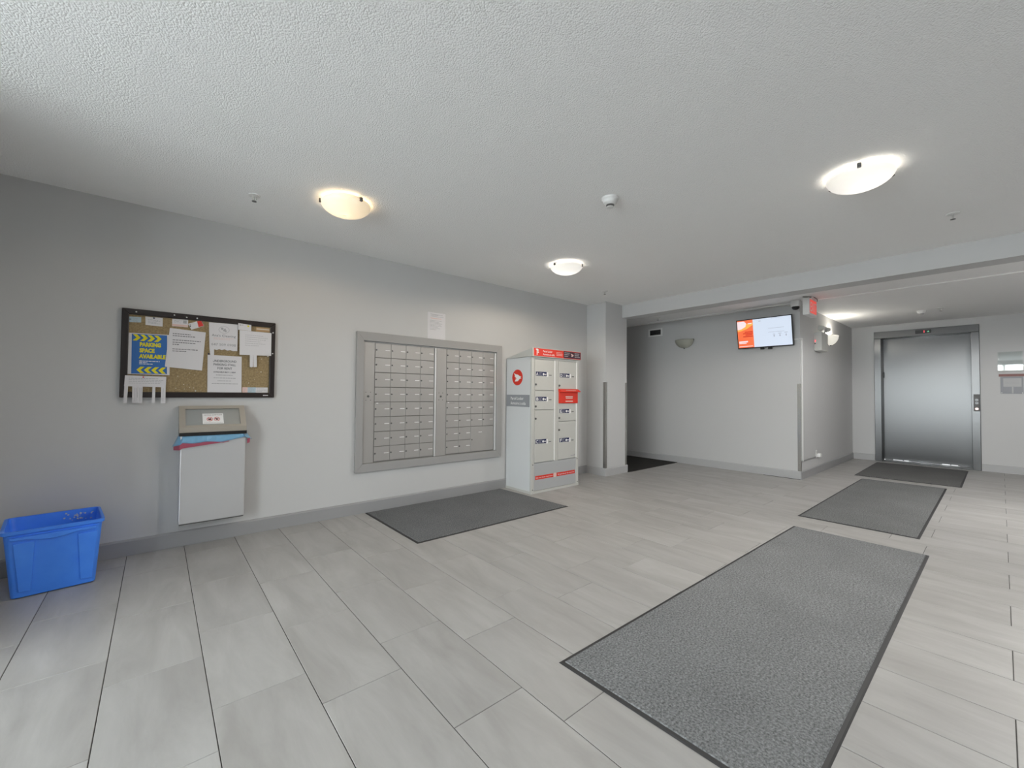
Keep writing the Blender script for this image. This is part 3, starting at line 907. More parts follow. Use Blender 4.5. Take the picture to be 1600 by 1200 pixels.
liner_strip(lambda s: 0.806, zb, 0.007, 'blue_film', M['liner_blue'])
pm = MB(); n = 20; vs = []
for k in range(n + 1):
    s = 0.03 + 0.60 * k / n; x = 0.094 + 0.40 * k / n * 0.80
    vs += [(x, -0.140 if x > 0.12 else -0.10 - (x - 0.09) * 1.2, zb(s) + 0.004), (x, -0.141 if x > 0.12 else -0.102 - (x - 0.09) * 1.2, zp(s))]
pm.add(vs, [(2 * k, 2 * k + 1, 2 * k + 3, 2 * k + 2) for k in range(n)])
pk = obj('pink_print', pm, M['liner_pink'], lin); sm = pk.modifiers.new('thickness', 'SOLIDIFY'); sm.thickness = 0.0005
p2 = obj('red_fold', MB().prism([(0.531, 0.760), (0.550, 0.766), (0.548, 0.730), (0.531, 0.726)], 'y', -0.116, -0.112), M['liner_pink'], lin)

# ------------------------------------------------------------------ blue recycling box
rb_ = thing('recycling_box', 'blue plastic recycling box on the floor in the left corner', 'bin', (-0.43, -0.24, 0))
bot = [(-0.572, -0.447), (-0.252, -0.410), (-0.292, -0.085), (-0.612, -0.125)]
top = [(-0.605, -0.458), (-0.228, -0.414), (-0.276, -0.045), (-0.652, -0.090)]
zb0, zt = 0.001, 0.362
cxy = Vector((-0.43, -0.245))


def scale_q(q, k): return [(cxy.x + (x - cxy.x) * k, cxy.y + (y - cxy.y) * k) for x, y in q]


def quad_ring(q, r=0.03, seg=4):
    """rounded rectangle ring from quad corners"""
    out = []; n = 4
    for i in range(n):
        p = Vector(q[i]); a = (Vector(q[i - 1]) - p).normalized(); b = (Vector(q[(i + 1) % n]) - p).normalized()
        s, e = p + a * r, p + b * r
        for k in range(seg + 1):
            t_ = k / seg
            out.append(((1 - t_) ** 2 * s + 2 * t_ * (1 - t_) * p + t_ ** 2 * e))
    return out


def loft(rings):
    mb = MB(); n = len(rings[0][0]); vs = []
    for ring_, z in rings: vs += [(p.x, p.y, z) for p in ring_]
    fs = [(k * n + i, k * n + (i + 1) % n, (k + 1) * n + (i + 1) % n, (k + 1) * n + i) for k in range(len(rings) - 1) for i in range(n)]
    return mb, vs, fs


def mixq(q0, q1, f): return [(a[0] * (1 - f) + b[0] * f, a[1] * (1 - f) + b[1] * f) for a, b in zip(q0, q1)]


rings = [(quad_ring(scale_q(bot, 0.9), 0.03), zb0), (quad_ring(bot, 0.03), zb0 + 0.006), (quad_ring(mixq(bot, top, 0.82), 0.03), 0.300),
         (quad_ring(mixq(bot, top, 1.0), 0.03), zt - 0.004), (quad_ring(scale_q(top, 1.0), 0.03), zt), (quad_ring(scale_q(top, 0.972), 0.03), zt), (quad_ring(scale_q(mixq(bot, top, 0.8), 0.965), 0.03), 0.300),
         (quad_ring(scale_q(bot, 0.955), 0.03), zb0 + 0.008)]
mb, vs, fs = loft(rings)
nn = len(rings[0][0])
fs.append(tuple(range(nn))[::-1]); fs.append(tuple(range((len(rings) - 1) * nn, len(rings) * nn)))
mb.add(vs, fs)
obj('tub', mb, M['bin_blue'], rb_, smooth=True)
rim_r = [(quad_ring(scale_q(mixq(bot, top, 0.90), 1.012), 0.03), 0.342), (quad_ring(scale_q(top, 1.045), 0.03), 0.348), (quad_ring(scale_q(top, 1.050), 0.03), zt + 0.002), (quad_ring(scale_q(top, 1.030), 0.03), zt + 0.004), (quad_ring(scale_q(top, 0.985), 0.03), zt + 0.003), (quad_ring(scale_q(top, 0.978), 0.03), 0.350)]
mb, vs, fs = loft(rim_r); mb.add(vs, fs)
obj('rim', mb, M['bin_blue'], rb_, smooth=True)


def front_pt(u, z, d=0.0):
    f = z / zt
    q = mixq(bot, top, f); a, b = Vector(q[0]), Vector(q[1]); p = a + (b - a) * u
    nrm = Vector(((b - a).y, -(b - a).x)).normalized()
    p = p + nrm * d
    return (p.x, p.y, z)


def raised(poly, d0, d1):
    n = len(poly); vs = [front_pt(u, z, d0) for u, z in poly] + [front_pt(u, z, d1) for u, z in poly]
    return MB().add(vs, [tuple(range(n, 2 * n))] + [(i, (i + 1) % n, n + (i + 1) % n, n + i) for i in range(n)])


obj('moulded_rib', raised([(0.10, 0.035), (0.235, 0.035), (0.30, 0.300), (0.085, 0.300)], -0.004, 0.006), M['bin_blue'], rb_, bevel=0.003)
obj('moulded_rib', raised([(0.80, 0.035), (0.95, 0.030), (0.955, 0.300), (0.735, 0.300)], -0.004, 0.006), M['bin_blue'], rb_, bevel=0.003)
poly = [(0.06, 0.332)] + [(0.06 + 0.88 * k / 16, 0.316 - 0.016 * math.sin(PI * min(1, max(0, (k - 3) / 9)))) for k in range(17)] + [(0.94, 0.332)]
obj('hand_grip', raised(poly, -0.002, 0.013), M['bin_blue'], rb_, bevel=0.003)
spl = MB()
bq0, bq1 = Vector(mixq(bot, top, 0.9)[2]), Vector(mixq(bot, top, 0.9)[3])
for k in range(26):
    u = random.uniform(0.06, 0.40); z = random.uniform(0.300, 0.352); r = random.uniform(0.0015, 0.006)
    q = mixq(bot, top, z / zt); p = Vector(q[2]) + (Vector(q[3]) - Vector(q[2])) * u; dirv = (Vector(q[3]) - Vector(q[2])).normalized(); nrm = (cxy - p); nrm = (nrm - dirv * nrm.dot(dirv)).normalized()
    p = p + nrm * 0.0135
    spl.add([(p.x + dirv.x * r * math.cos(a) * random.uniform(.7, 1.3), p.y + dirv.y * r * math.cos(a), z + r * math.sin(a)) for a in [2 * PI * j / 7 for j in range(7)]], [tuple(range(7))])
sp_o = obj('paint_splatter', spl, M['splatter'], rb_); sp_o['kind'] = 'stuff'

# ------------------------------------------------------------------ mailboxes
ms = thing('mailbox_surround', 'grey painted wooden frame around the two mailbox panels', 'frame', (2.25, 0, 1.03))
MX0, MX1, MZ0, MZ1 = 1.388, 3.103, 0.381, 1.686
NX0, NX1, NZ0, NZ1 = 1.455, 3.024, 0.458, 1.606
for nm, poly in (('frame_rail', [(MX0, MZ1), (NX0, NZ1), (NX1, NZ1), (MX1, MZ1)]), ('frame_rail', [(MX0, MZ0), (MX1, MZ0), (NX1, NZ0), (NX0, NZ0)]),
                 ('frame_stile', [(MX0, MZ0), (NX0, NZ0), (NX0, NZ1), (MX0, MZ1)]), ('frame_stile', [(MX1, MZ0), (MX1, MZ1), (NX1, NZ1), (NX1, NZ0)])):
    obj(nm, MB().prism(poly, 'y', -0.032, -0.0005), M['mail_trim'], ms, bevel=0.002)
DOOR_Z0, PITCHZ = 0.468, 0.1408
shapes = {}


def door_meshes(w, h):
    k = (round(w, 4), round(h, 4))
    if k not in shapes:
        d = MB().box(-w / 2, w / 2, -0.004, 0.004, -h / 2, h / 2)
        me = d.mesh('mailbox_door', M['mail_door'])
        bm = bmesh.new(); bm.from_mesh(me); bmesh.ops.bevel(bm, geom=list(bm.edges), offset=0.0015, segments=1, affect='EDGES'); bm.to_mesh(me); bm.free()
        shapes[k] = me
    return shapes[k]


lock_me = MB().lathe([(0.0001, -0.009), (0.0055, -0.009), (0.0068, -0.0065), (0.0080, -0.004), (0.0080, -0.002)], (0, 0, 0), 12, 'y').mesh('lock', M['lock'], True)
label_me = MB().box(-0.024, 0.024, -0.0048, -0.0040, -0.0032, 0.0032).mesh('number_label', M['white_print'])


def mail_bank(label, x_rail0, x_rail1, xd0, xd1, x_end, big):
    t = thing('apartment_mailbox', label, 'mailbox', ((x_rail0 + x_end) / 2, 0, 1.03), 'aluminium mailbox panels')
    yb = -0.012
    obj('back_panel', MB().box(x_rail0 + 0.001, x_end - 0.001, yb + 0.008, -0.0008, NZ0 + 0.001, NZ1 - 0.010), M['mail_dark'], t)
    rail = obj('lock_rail', MB().box(x_rail0 + 0.001, x_rail1 - 0.002, yb - 0.008, yb + 0.008, NZ0 + 0.002, NZ1 - 0.012), M['mail_door'], t, bevel=0.002)
    xc = (x_rail0 + x_rail1) / 2 - 0.006
    o = obj('master_lock', MB().lathe([(0.0001, yb - 0.016), (0.009, yb - 0.016), (0.011, yb - 0.012), (0.011, yb - 0.007)], (xc, 0, 1.085), 14, 'y'), M['lock'], rail)
    rv = MB()
    for dx, dz in ((-0.022, 0.038), (0.022, 0.038), (-0.022, -0.036), (0.022, -0.036)): rv.disc((xc + dx, yb - 0.009, 1.085 + dz), 0.004, 'y', 10, 0.003)
    obj('rivets', rv, M['lock'], rail)['kind'] = 'stuff'
    obj('edge_strip', MB().box(xd1 + 0.003, x_end - 0.002, yb - 0.014, yb + 0.008, NZ0 + 0.004, NZ1 - 0.014), M['mail_edge'], t, bevel=0.003)
    wd = (xd1 - xd0) / 4
    for r in range(8):
        for c in range(4):
            if big and r >= 6 and c >= 2: continue
            x = xd0 + (c + 0.5) * wd; z = DOOR_Z0 + (7 - r + 0.5) * PITCHZ
            d = bpy.data.objects.new('mailbox_door', door_meshes(wd - 0.0032, PITCHZ - 0.0050)); C.objects.link(d); d.parent = t
            d.location = Vector((x, yb, z)) - t.location
            lk = bpy.data.objects.new('lock', lock_me); C.objects.link(lk); lk.parent = d; lk.location = (-wd / 2 + 0.014, 0, 0.004)
            lb = bpy.data.objects.new('number_label', label_me); C.objects.link(lb); lb.parent = d; lb.location = (wd / 2 - 0.034, 0, 0.004)
    if big:
        x = xd0 + 3 * wd; z = DOOR_Z0 + PITCHZ
        d = bpy.data.objects.new('parcel_door', door_meshes(2 * wd - 0.0032, 2 * PITCHZ - 0.0050)); C.objects.link(d); d.parent = t
        d.location = Vector((x, yb, z)) - t.location; d['label'] = 'larger parcel door, four boxes in size'
        lk = bpy.data.objects.new('lock', lock_me); C.objects.link(lk); lk.parent = d; lk.location = (-wd + 0.018, 0, -0.006)
        lb = bpy.data.objects.new('number_label', label_me); C.objects.link(lb); lb.parent = d; lb.location = (-0.030, 0, 0.074)
    strokes('outgoing_slot', [(xd0 + 0.012, xd0 + 0.110, DOOR_Z0 + 4 * PITCHZ - 0.020, DOOR_Z0 + 4 * PITCHZ - 0.017)], 'left', yb - 0.0042, M['mail_dark'], t)
    strokes('slot_label', [(xd0 + 0.018, xd0 + 0.038, DOOR_Z0 + 4 * PITCHZ - 0.015, DOOR_Z0 + 4 * PITCHZ - 0.008)], 'left', yb - 0.0042, M['white_print'], t)
    return t


mail_bank('left bank of aluminium mailboxes with thirty-two equal small doors', 1.456, 1.563, 1.566, 2.202, 2.226, False)
mail_bank('right bank of aluminium mailboxes with one large parcel door at lower right', 2.228, 2.350, 2.353, 2.996, 3.023, True)

wnot = thing('wall_notice', 'white notice sheet taped to the wall above the mailboxes', 'notice', (2.234, 0, 1.83))
obj('sheet', MB().prism([(2.126, 1.6875), (2.342, 1.6875), (2.340, 1.969), (2.126, 1.968)], 'y', -0.0018, -0.0008), M['paper'], wnot)
strokes('title_print', [(2.158, 2.305, 1.947, 1.951), (2.172, 2.250, 1.937, 1.941), (2.160, 2.315, 1.926, 1.929)], 'left', -0.0018, M['ink_pale'], wnot)
strokes('pink_print', [(2.158, 2.290, 1.904, 1.911)], 'left', -0.0018, M['paper_pink'], wnot)
strokes('print', text_lines(2.150, 2.310, 1.886, 0.0135, [.9, .7, .95, .85, .9, .6, .8, .5], 0.004), 'left', -0.0018, M['ink_pale'], wnot)

# ------------------------------------------------------------------ parcel locker
LX0, LX1, LY, LZ = 3.190, 3.992, -0.455, 1.540
pk = thing('parcel_locker', 'grey parcel locker with red header and six lettered doors', 'locker', (3.59, -0.23, 0))
FY = LY - 0.0
body = MB().box(LX0, LX1, LY + 0.0221, -0.016, 0.010, LZ)
obj('body', body, M['locker_side'], pk, bevel=0.004)
# front posts, mullion, rails
for a, b in ((LX0, 3.236), (3.556, 3.622), (3.946, LX1)):
    obj('front_post', MB().box(a, b, LY, LY + 0.022, 0.338 if 3.5 < a < 3.6 else 0.0, LZ), M['locker_grey'], pk, bevel=0.003)
for a in (3.551, 3.940):
    obj('hinge_strip', MB().box(a, a + 0.018, LY - 0.006, LY + 0.002, 0.345, 1.512), M['white'], pk, bevel=0.003)
obj('top_rail', MB().box(3.236, 3.946, LY + 0.003, LY + 0.022, 1.518, LZ), M['locker_grey'], pk)
obj('kick_panel', MB().box(3.236, 3.946, LY + 0.002, LY + 0.022, 0.030, 0.338), M['locker_kick'], pk, bevel=0.002)
obj('base_plate', MB().box(LX0 - 0.003, LX1 + 0.003, LY - 0.004, -0.016, 0.0005, 0.028), M['locker_grey'], pk)
screws = MB()
for x, z in ((3.215, 0.325), (3.968, 0.325), (3.972, 0.045), (3.215, 0.045)): screws.disc((x, LY - 0.001, z), 0.006, 'y', 12, 0.004)
obj('screw_heads', screws, M['lock'], pk)
for x0, x1, z0, z1, let, lz, lx, kz in ((3.240, 3.550, 1.164, 1.514, 'A', 1.351, 3.254, 1.229), (3.240, 3.550, 0.942, 1.158, 'B', 1.065, 3.254, 0.980), (3.240, 3.550, 0.345, 0.936, 'C', 0.581, 3.254, 0.842),
                                        (3.626, 3.940, 1.170, 1.514, 'D', 1.346, 3.648, 1.223), (3.626, 3.940, 0.798, 1.164, 'E', 0.919, 3.646, 0.838), (3.626, 3.940, 0.345, 0.792, 'F', 0.572, 3.646, 0.696)):
    d = obj('locker_door', MB().box(x0, x1, LY - 0.001, LY + 0.02, z0, z1), M['locker_grey'], pk, bevel=0.0025)
    yb = LY - 0.0012
    strokes('navy_label', [(lx, lx + 0.172, lz - 0.024, lz + 0.024)], 'left', yb, M['navy'], d, 0.0008)
    text('lettering', let, (lx + 0.006, yb - 0.0011, lz - 0.018), 0.050, 'left', M['white_print'], d, width=0.034, bold=0.0008)
    strokes('label_print', text_lines(lx + 0.050, lx + 0.100, lz + 0.014, 0.013, [1, .8, .9], 0.005), 'left', yb - 0.0009, M['ink_pale'], d)
    key = MB().disc((lx + 0.120, yb - 0.0012, lz - 0.003), 0.014, 'y', 14, 0.0006)
    key.box(lx + 0.120, lx + 0.165, yb - 0.0014, yb - 0.0009, lz - 0.007, lz + 0.002).box(lx + 0.150, lx + 0.158, yb - 0.0014, yb - 0.0009, lz - 0.014, lz)
    obj('key_symbol', key, M['white_print'], d)
    strokes('white_tag', [(lx + 0.172, lx + 0.196, lz - 0.030, lz + 0.020)], 'left', yb, M['white_print'], d, 0.001)
    obj('keyhole', MB().box(lx + 0.212, lx + 0.250, yb - 0.004, yb, lz - 0.015, lz - 0.006), M['lock'], d)
    obj('lock', MB().lathe([(0.0001, -0.012), (0.009, -0.012), (0.012, -0.008), (0.012, 0.0)], (x0 + 0.012, yb, kz), 14, 'y'), M['lock'], d)
strokes('maker_mark', [(3.845, 3.925, 0.370, 0.379), (3.905, 3.925, 0.379, 0.390)], 'left', LY - 0.0014, M['ink_pale'], pk)
# red mail slot
slot = obj('mail_slot', MB().box(3.628, 3.955, LY - 0.020, LY, 1.012, 1.150), M['red'], pk, bevel=0.004)
obj('slot_hood', MB().prism([(LY, 1.185), (LY - 0.020, 1.180), (LY - 0.055, 1.158), (LY - 0.055, 1.146), (LY - 0.020, 1.150), (LY, 1.150)], 'x', 3.626, 3.962), M['red'], slot)
strokes('slot_print', [(3.73, 3.86, 1.083, 1.096), (3.735, 3.855, 1.066, 1.076), (3.73, 3.86, 1.030, 1.042)], 'left', LY - 0.0204, M['paper_pink'], slot)
strokes('slot_print', text_lines(3.70, 3.88, 1.168, 1, [1], 0.006), 'left', LY - 0.0552, M['paper_pink'], slot)
# kick panel strips
yb = LY + 0.0016
for x0, x1 in ((3.256, 3.548), (3.604, 3.926)):
    strokes('red_strip', [(x0, x1, 0.152, 0.194)], 'left', yb, M['red'], pk, 0.001)
text('lettering', 'Do not leave mail here', (3.268, yb - 0.0014, 0.165), 0.024, 'left', M['white_print'], pk, width=0.265)
text('lettering', 'Ne pas laisser de courrier', (3.622, yb - 0.0014, 0.165), 0.024, 'left', M['white_print'], pk, width=0.290)
obj('round_emblem', MB().disc((3.576, yb - 0.001, 0.173), 0.027, 'y', 22, 0.001), M['paper_pink'], pk)
# header: wedge that slopes back, banner on its front
hd = obj('header', MB().prism([(LY - 0.020, 1.543), (LY - 0.020, 1.644), (-0.016, 1.546), (-0.016, 1.541), ], 'x', LX0 - 0.006, LX1 + 0.016), M['locker_grey'], pk, bevel=0.003)
yb = LY - 0.0203
strokes('red_banner', [(3.203, 3.700, 1.551, 1.638)], 'left', yb, M['red'], hd, 0.001)
strokes('dark_banner', [(3.690, 3.998, 1.555, 1.634)], 'left', yb - 0.001, M['maroon'], hd, 0.001)
strokes('red_edge', [(3.690, 4.004, 1.549, 1.555), (3.690, 4.004, 1.634, 1.640), (3.992, 4.004, 1.549, 1.640)], 'left', yb - 0.0004, M['red'], hd, 0.001)
ic = MB().box(3.246, 3.256, yb - 0.002, yb - 0.0012, 1.560, 1.622).prism([(3.224, 1.628), (3.252, 1.634), (3.280, 1.616), (3.256, 1.606)], 'y', yb - 0.002, yb - 0.0012).disc((3.270, yb - 0.0016, 1.594), 0.008, 'y', 12, 0.0008)
obj('pictogram', ic, M['white_print'], hd)
text('lettering', 'Parcel Locker', (3.345, yb - 0.0016, 1.601), 0.030, 'left', M['white_print'], hd, width=0.150, bold=0.0004)
text('lettering', 'Armoire à colis', (3.345, yb - 0.0016, 1.566), 0.030, 'left', M['white_print'], hd, width=0.190, bold=0.0004)
strokes('banner_print', text_lines(3.565, 3.672, 1.614, 0.016, [.9, 1, .95], 0.007), 'left', yb - 0.001, M['paper_pink'], hd)
strokes('banner_print', text_lines(3.705, 3.800, 1.622, 0.020, [1, .9, .7], 0.010) + text_lines(3.888, 3.985, 1.622, 0.020, [.9, .8, 1], 0.010), 'left', yb - 0.002, M['ink_pale'], hd)


def wing(c, s, plane, depth, th=0.0008):
    """the post wing emblem: a swept envelope pointing right"""
    pts = [(-0.88, 0.72), (-0.35, 0.52), (0.20, 0.42), (0.55, 0.20), (0.98, 0.14), (0.70, -0.02), (0.98, -0.16), (0.55, -0.24), (0.10, -0.62), (-0.62, -0.66), (-0.42, -0.30), (-0.10, -0.20), (-0.55, -0.10), (-0.20, 0.02), (-0.66, 0.12), (-0.62, 0.36), (-0.72, 0.50)]
    mb = MB()
    if plane == 'left': mb.prism([(c[0] + a * s, c[1] + b * s) for a, b in pts], 'y', depth - th, depth)
    else: mb.prism([(c[0] - a * s, c[1] + b * s) for a, b in pts], 'x', depth - th, depth)
    return mb


obj('wing_emblem', wing((3.842, 1.594), 0.030, 'left', yb - 0.002), M['paper_pink'], hd)
# side panel: red roundel and grey band
em = obj('red_roundel', MB().disc((LX0 - 0.0008, -0.213, 1.311), 0.092, 'x', 36, 0.0014), M['red'], pk)
obj('wing_emblem', wing((-0.213, 1.311), 0.072, 'far', LX0 - 0.0016), M['white_print'], em)
bd = obj('grey_band', MB().box(LX0 - 0.0012, LX0 + 0.001, -0.425, -0.022, 0.972, 1.109), M['band_grey'], pk)
text('lettering', 'Parcel Locker', (LX0 - 0.0018, -0.095, 1.052), 0.048, 'far', M['white_print'], bd, width=0.225, bold=0.0006)
text('lettering', 'Armoire à colis', (LX0 - 0.0018, -0.095, 0.995), 0.048, 'far', M['white_print'], bd, width=0.265, bold=0.0006)


# ------------------------------------------------------------------ corner guards
def guard(label, cx, cy, sx, sy, z0, z1, w=0.038):
    """angle of steel over an outside corner; sx, sy = directions in which its two legs run"""
    t = 0.0016
    mb = MB()
    xs = sorted((cx, cx + sx * w)); ysr = sorted((cy, cy + sy * w))
    ox, oy = -sx * t, -sy * t
    mb.box(*sorted((cx + ox, cx + sx * w)), *sorted((cy + oy, cy)), z0, z1)
    mb.box(*sorted((cx + ox, cx)), *sorted((cy, cy + sy * w)), z0, z1)
    return tag(obj('corner_guard', mb, M['guard_steel']), label, 'corner guard', 'steel corner guards')


guard('steel corner guard on the pier edge beside the parcel locker', 4.6995, -0.3305, 1, 1, BH, 1.292)
guard('steel corner guard on the pier edge at the dark corridor', 5.2005, -0.3305, -1, 1, BH, 1.292)
guard('steel corner guard on the wall edge below the television', XTV - 0.0005, YSIDE - 0.0005, 1, 1, BH, 1.290, 0.036)

# ------------------------------------------------------------------ television
tv = thing('television', 'wall mounted television showing an orange and white welcome screen', 'television', (XTV, -1.70, 2.015))
ty0, ty1, tz0, tz1 = -2.052, -1.345, 1.808, 2.224
tu = Vector((6.470 - 6.545, 0, tz1 - tz0)).normalized(); tr = Vector((0, -1, 0)); tn = Vector((-tu.z, 0, tu.x))
TO = Vector((6.545, ty1, tz0))
TWd, THt = ty1 - ty0, (tz1 - tz0) / tu.z


def tvp(a, b, d=0.0): return tuple(TO + tr * (a * TWd) + tu * (b * THt) + tn * d)


def tvbox(a0, a1, b0, b1, d0, d1):
    vs = [tvp(a, b, d) for d in (d0, d1) for a, b in ((a0, b0), (a1, b0), (a1, b1), (a0, b1))]
    return MB().add(vs, [(3, 2, 1, 0), (4, 5, 6, 7), (0, 1, 5, 4), (1, 2, 6, 5), (2, 3, 7, 6), (3, 0, 4, 7)])


obj('casing', tvbox(0, 1, 0, 1, -0.040, -0.004), M['black'], tv, bevel=0.004)
bz = MB()
for q in ((0, 1, 0, 0.035), (0, 1, 0.972, 1), (0, 0.014, 0.035, 0.972), (0.986, 1, 0.035, 0.972)):
    m_ = tvbox(*q, -0.004, 0.001); bz.add(m_.v, m_.f)
obj('bezel', bz, M['black'], tv)
scr_o = obj('screen', tvbox(0.014, 0.986, 0.035, 0.972, -0.003, -0.001), M['screen_white'], tv)
obj('orange_panel', tvbox(0.014, 0.312, 0.035, 0.972, -0.001, -0.0006), M['screen_orange'], scr_o)
am = MB().add([tvp(0.016, 0.60, -0.0004), tvp(0.10, 0.62, -0.0004), tvp(0.20, 0.68, -0.0004), tvp(0.31, 0.80, -0.0004), tvp(0.31, 0.88, -0.0004), tvp(0.16, 0.84, -0.0004), tvp(0.016, 0.80, -0.0004)], [(0, 1, 2, 3, 4, 5, 6)])
obj('amber_swoosh', am, M['screen_amber'], scr_o)
pa = MB().add([tvp(0.016, 0.66, -0.0002), tvp(0.09, 0.68, -0.0002), tvp(0.17, 0.75, -0.0002), tvp(0.19, 0.86, -0.0002), tvp(0.15, 0.94, -0.0002), tvp(0.016, 0.94, -0.0002)], [(0, 1, 2, 3, 4, 5)])
obj('pale_swoosh', pa, M['screen_pale'], scr_o)
rl = MB()
for b, a0, a1 in ((0.555, 0.15, 0.30), (0.505, 0.115, 0.30), (0.455, 0.16, 0.29), (0.400, 0.115, 0.30)):
    q = tvbox(a0, a1, b, b + 0.030, -0.0004, -0.0002); rl.add(q.v, q.f)
obj('red_headline', rl, M['screen_red'], scr_o)
wl = MB()
for q in ((0.03, 0.20, 0.215, 0.265), (0.03, 0.17, 0.175, 0.205), (0.03, 0.29, 0.072, 0.092), (0.22, 0.29, 0.835, 0.865)):
    w_ = tvbox(*q, -0.0004, -0.0002); wl.add(w_.v, w_.f)
obj('white_caption', wl, M['screen_pale'], scr_o)
gl = MB()
for q in ((0.42, 0.46, 0.885, 0.905), (0.65, 0.80, 0.945, 0.953), (0.58, 0.86, 0.62, 0.628), (0.58, 0.86, 0.49, 0.498),
          (0.66, 0.70, 0.415, 0.425), (0.755, 0.81, 0.428, 0.440), (0.86, 0.915, 0.440, 0.455)):
    g_ = tvbox(*q, -0.001, -0.0006); gl.add(g_.v, g_.f)
for a in (0.68, 0.782, 0.887):
    g_ = tvbox(a - 0.004, a + 0.004, 0.33, 0.415, -0.001, -0.0006); gl.add(g_.v, g_.f)
    g_ = MB().add([tvp(a - 0.016, 0.37, -0.0006), tvp(a, 0.335, -0.0006), tvp(a + 0.016, 0.37, -0.0006)], [(0, 1, 2)]); gl.add(g_.v, g_.f)
obj('grey_caption', gl, M['screen_grey'], scr_o)
for a in (0.41, 0.55):
    obj('bracket_foot', tvbox(a, a + 0.07, -0.065, 0.0, -0.038, -0.015), M['black'], tv, bevel=0.002)
obj('wall_bracket', MB().box(6.535, XTV - 0.001, -1.80, -1.60, 1.90, 2.12), M['black_metal'], tv)

# cable raceway from television to the corner, down and along to the outlet
rw = thing('cable_raceway', 'thin white cable raceway running down the wall corner from the television', 'cable cover', (XTV, YSIDE, 0.24))
obj('raceway_run', MB().box(XTV - 0.012, XTV - 0.0005, YSIDE - 0.014, -2.03, 1.888, 1.906), M['white'], rw, bevel=0.002)
obj('raceway_drop', MB().box(XTV + 0.046, XTV + 0.074, YSIDE - 0.014, YSIDE - 0.0022, 0.235, 1.906), M['white'], rw, bevel=0.002)
obj('raceway_elbow', MB().box(XTV - 0.012, XTV + 0.074, YSIDE - 0.016, YSIDE - 0.0022, 1.886, 1.910), M['white'], rw, bevel=0.002)
obj('raceway_run', MB().box(XTV + 0.046, 7.28, YSIDE - 0.012, YSIDE - 0.0022, 0.235, 0.252), M['trim'], rw, bevel=0.002)
ol = thing('wall_outlet', 'white wall outlet with a plug low on the grey side wall', 'outlet', (7.33, YSIDE, 0.28))
obj('cover_plate', MB().box(7.295, 7.365, YSIDE - 0.006, YSIDE - 0.0005, 0.225, 0.340), M['white'], ol, bevel=0.003)
obj('plug', MB().box(7.345, 7.420, YSIDE - 0.050, YSIDE - 0.006, 0.235, 0.285), M['white'], ol, bevel=0.006)
obj('socket', MB().box(7.315, 7.345, YSIDE - 0.0075, YSIDE - 0.006, 0.295, 0.322), M['offwhite'], ol, bevel=0.001)

# ------------------------------------------------------------------ exit sign
ex = thing('exit_sign', 'white exit sign with red letters hanging from the hall ceiling', 'sign', (6.36, -2.285, ZH))
obj('canopy', MB().box(6.27, 6.45, -2.34, -2.23, ZH - 0.018, ZH - 0.0005), M['white'], ex, bevel=0.004)
obj('housing', MB().box(6.205, 6.535, -2.318, -2.246, 2.150, ZH - 0.018), M['white'], ex, bevel=0.006)
fp = obj('red_face', MB().box(6.232, 6.508, -2.3195, -2.318, 2.176, 2.346), M['exit_red'], ex)
text('lettering', 'EXIT', (6.370, -2.3199, 2.200), 0.165, 'left', M['white_print'], fp, 'CENTER', 0.250, bold=0.001)
tb = [(6.210, -2.245, ZH - 0.004), (6.24, -2.30, ZH - 0.010), (6.32, -2.345, ZH - 0.012), (6.42, -2.35, ZH - 0.020), (6.46, -2.34, ZH - 0.040)]
obj('cable', MB().tube(tb, 0.005, 6), M['dark_steel'], ex, smooth=True)

# dome camera
dc = thing('security_camera', 'white dome security camera on the ceiling beside the exit sign', 'camera', (6.41, -2.115, ZH))
obj('mount', MB().lathe([(0.0001, 0), (0.060, 0), (0.060, -0.030), (0.056, -0.072), (0.050, -0.080), (0.0001, -0.080)], (6.41, -2.115, ZH - 0.0005), 28), M['white'], dc, smooth=True)
obj('dome', MB().lathe([(0.044, -0.080), (0.044, -0.090)] + [(0.044 * math.cos(a), -0.090 - 0.034 * math.sin(a)) for a in [PI / 2 * k / 6 for k in range(1, 6)]] + [(0.0001, -0.124)], (6.41, -2.115, ZH - 0.0005), 24), M['black'], dc, smooth=True)

# ------------------------------------------------------------------ emergency light
em = thing('emergency_light', 'beige emergency light box with two lamp heads on the side wall', 'emergency light', (7.42, YSIDE, 1.92))
obj('battery_box', MB().box(7.27, 7.60, -2.200, YSIDE - 0.0005, 1.783, 2.050), M['offwhite'], em, bevel=0.005)
for z, c in ((1.935, 'red_led'), (1.918, 'red_led')):
    obj('indicator_lamp', MB().disc((7.268, -2.110 - 0.012, z), 0.006, 'x', 10, 0.004), M[c], em)
obj('test_button', MB().disc((7.268, -2.120, 1.888), 0.008, 'x', 12, 0.006), M['black'], em)
for x, dy, dx in ((7.36, -0.150, -0.05), (7.54, -0.160, 0.03)):
    hd_ = obj('lamp_head', MB().lathe([(0.0001, -0.030), (0.022, -0.030), (0.032, -0.008), (0.042, 0.022), (0.042, 0.028)], (0, 0, 0), 20, 'y').rotz(0.5 * (1 if dx > 0 else -1)).shift((x + dx, YSIDE + dy + 0.06, 2.112)), M['offwhite'], em, smooth=True)
    hd_.data.transform(Matrix.Identity(4))
    obj('swivel', MB().tube([(x, YSIDE - 0.05, 2.050), (x + dx * 0.5, YSIDE - 0.07, 2.075), (x + dx, YSIDE + dy + 0.06, 2.098)], 0.010, 8), M['white'], em)
    obj('lens', MB().disc((0, 0.026, 0), 0.039, 'y', 18, 0.004).rotz(0.5 * (1 if dx > 0 else -1)).shift((x + dx, YSIDE + dy + 0.06, 2.112)), M['white'], em)


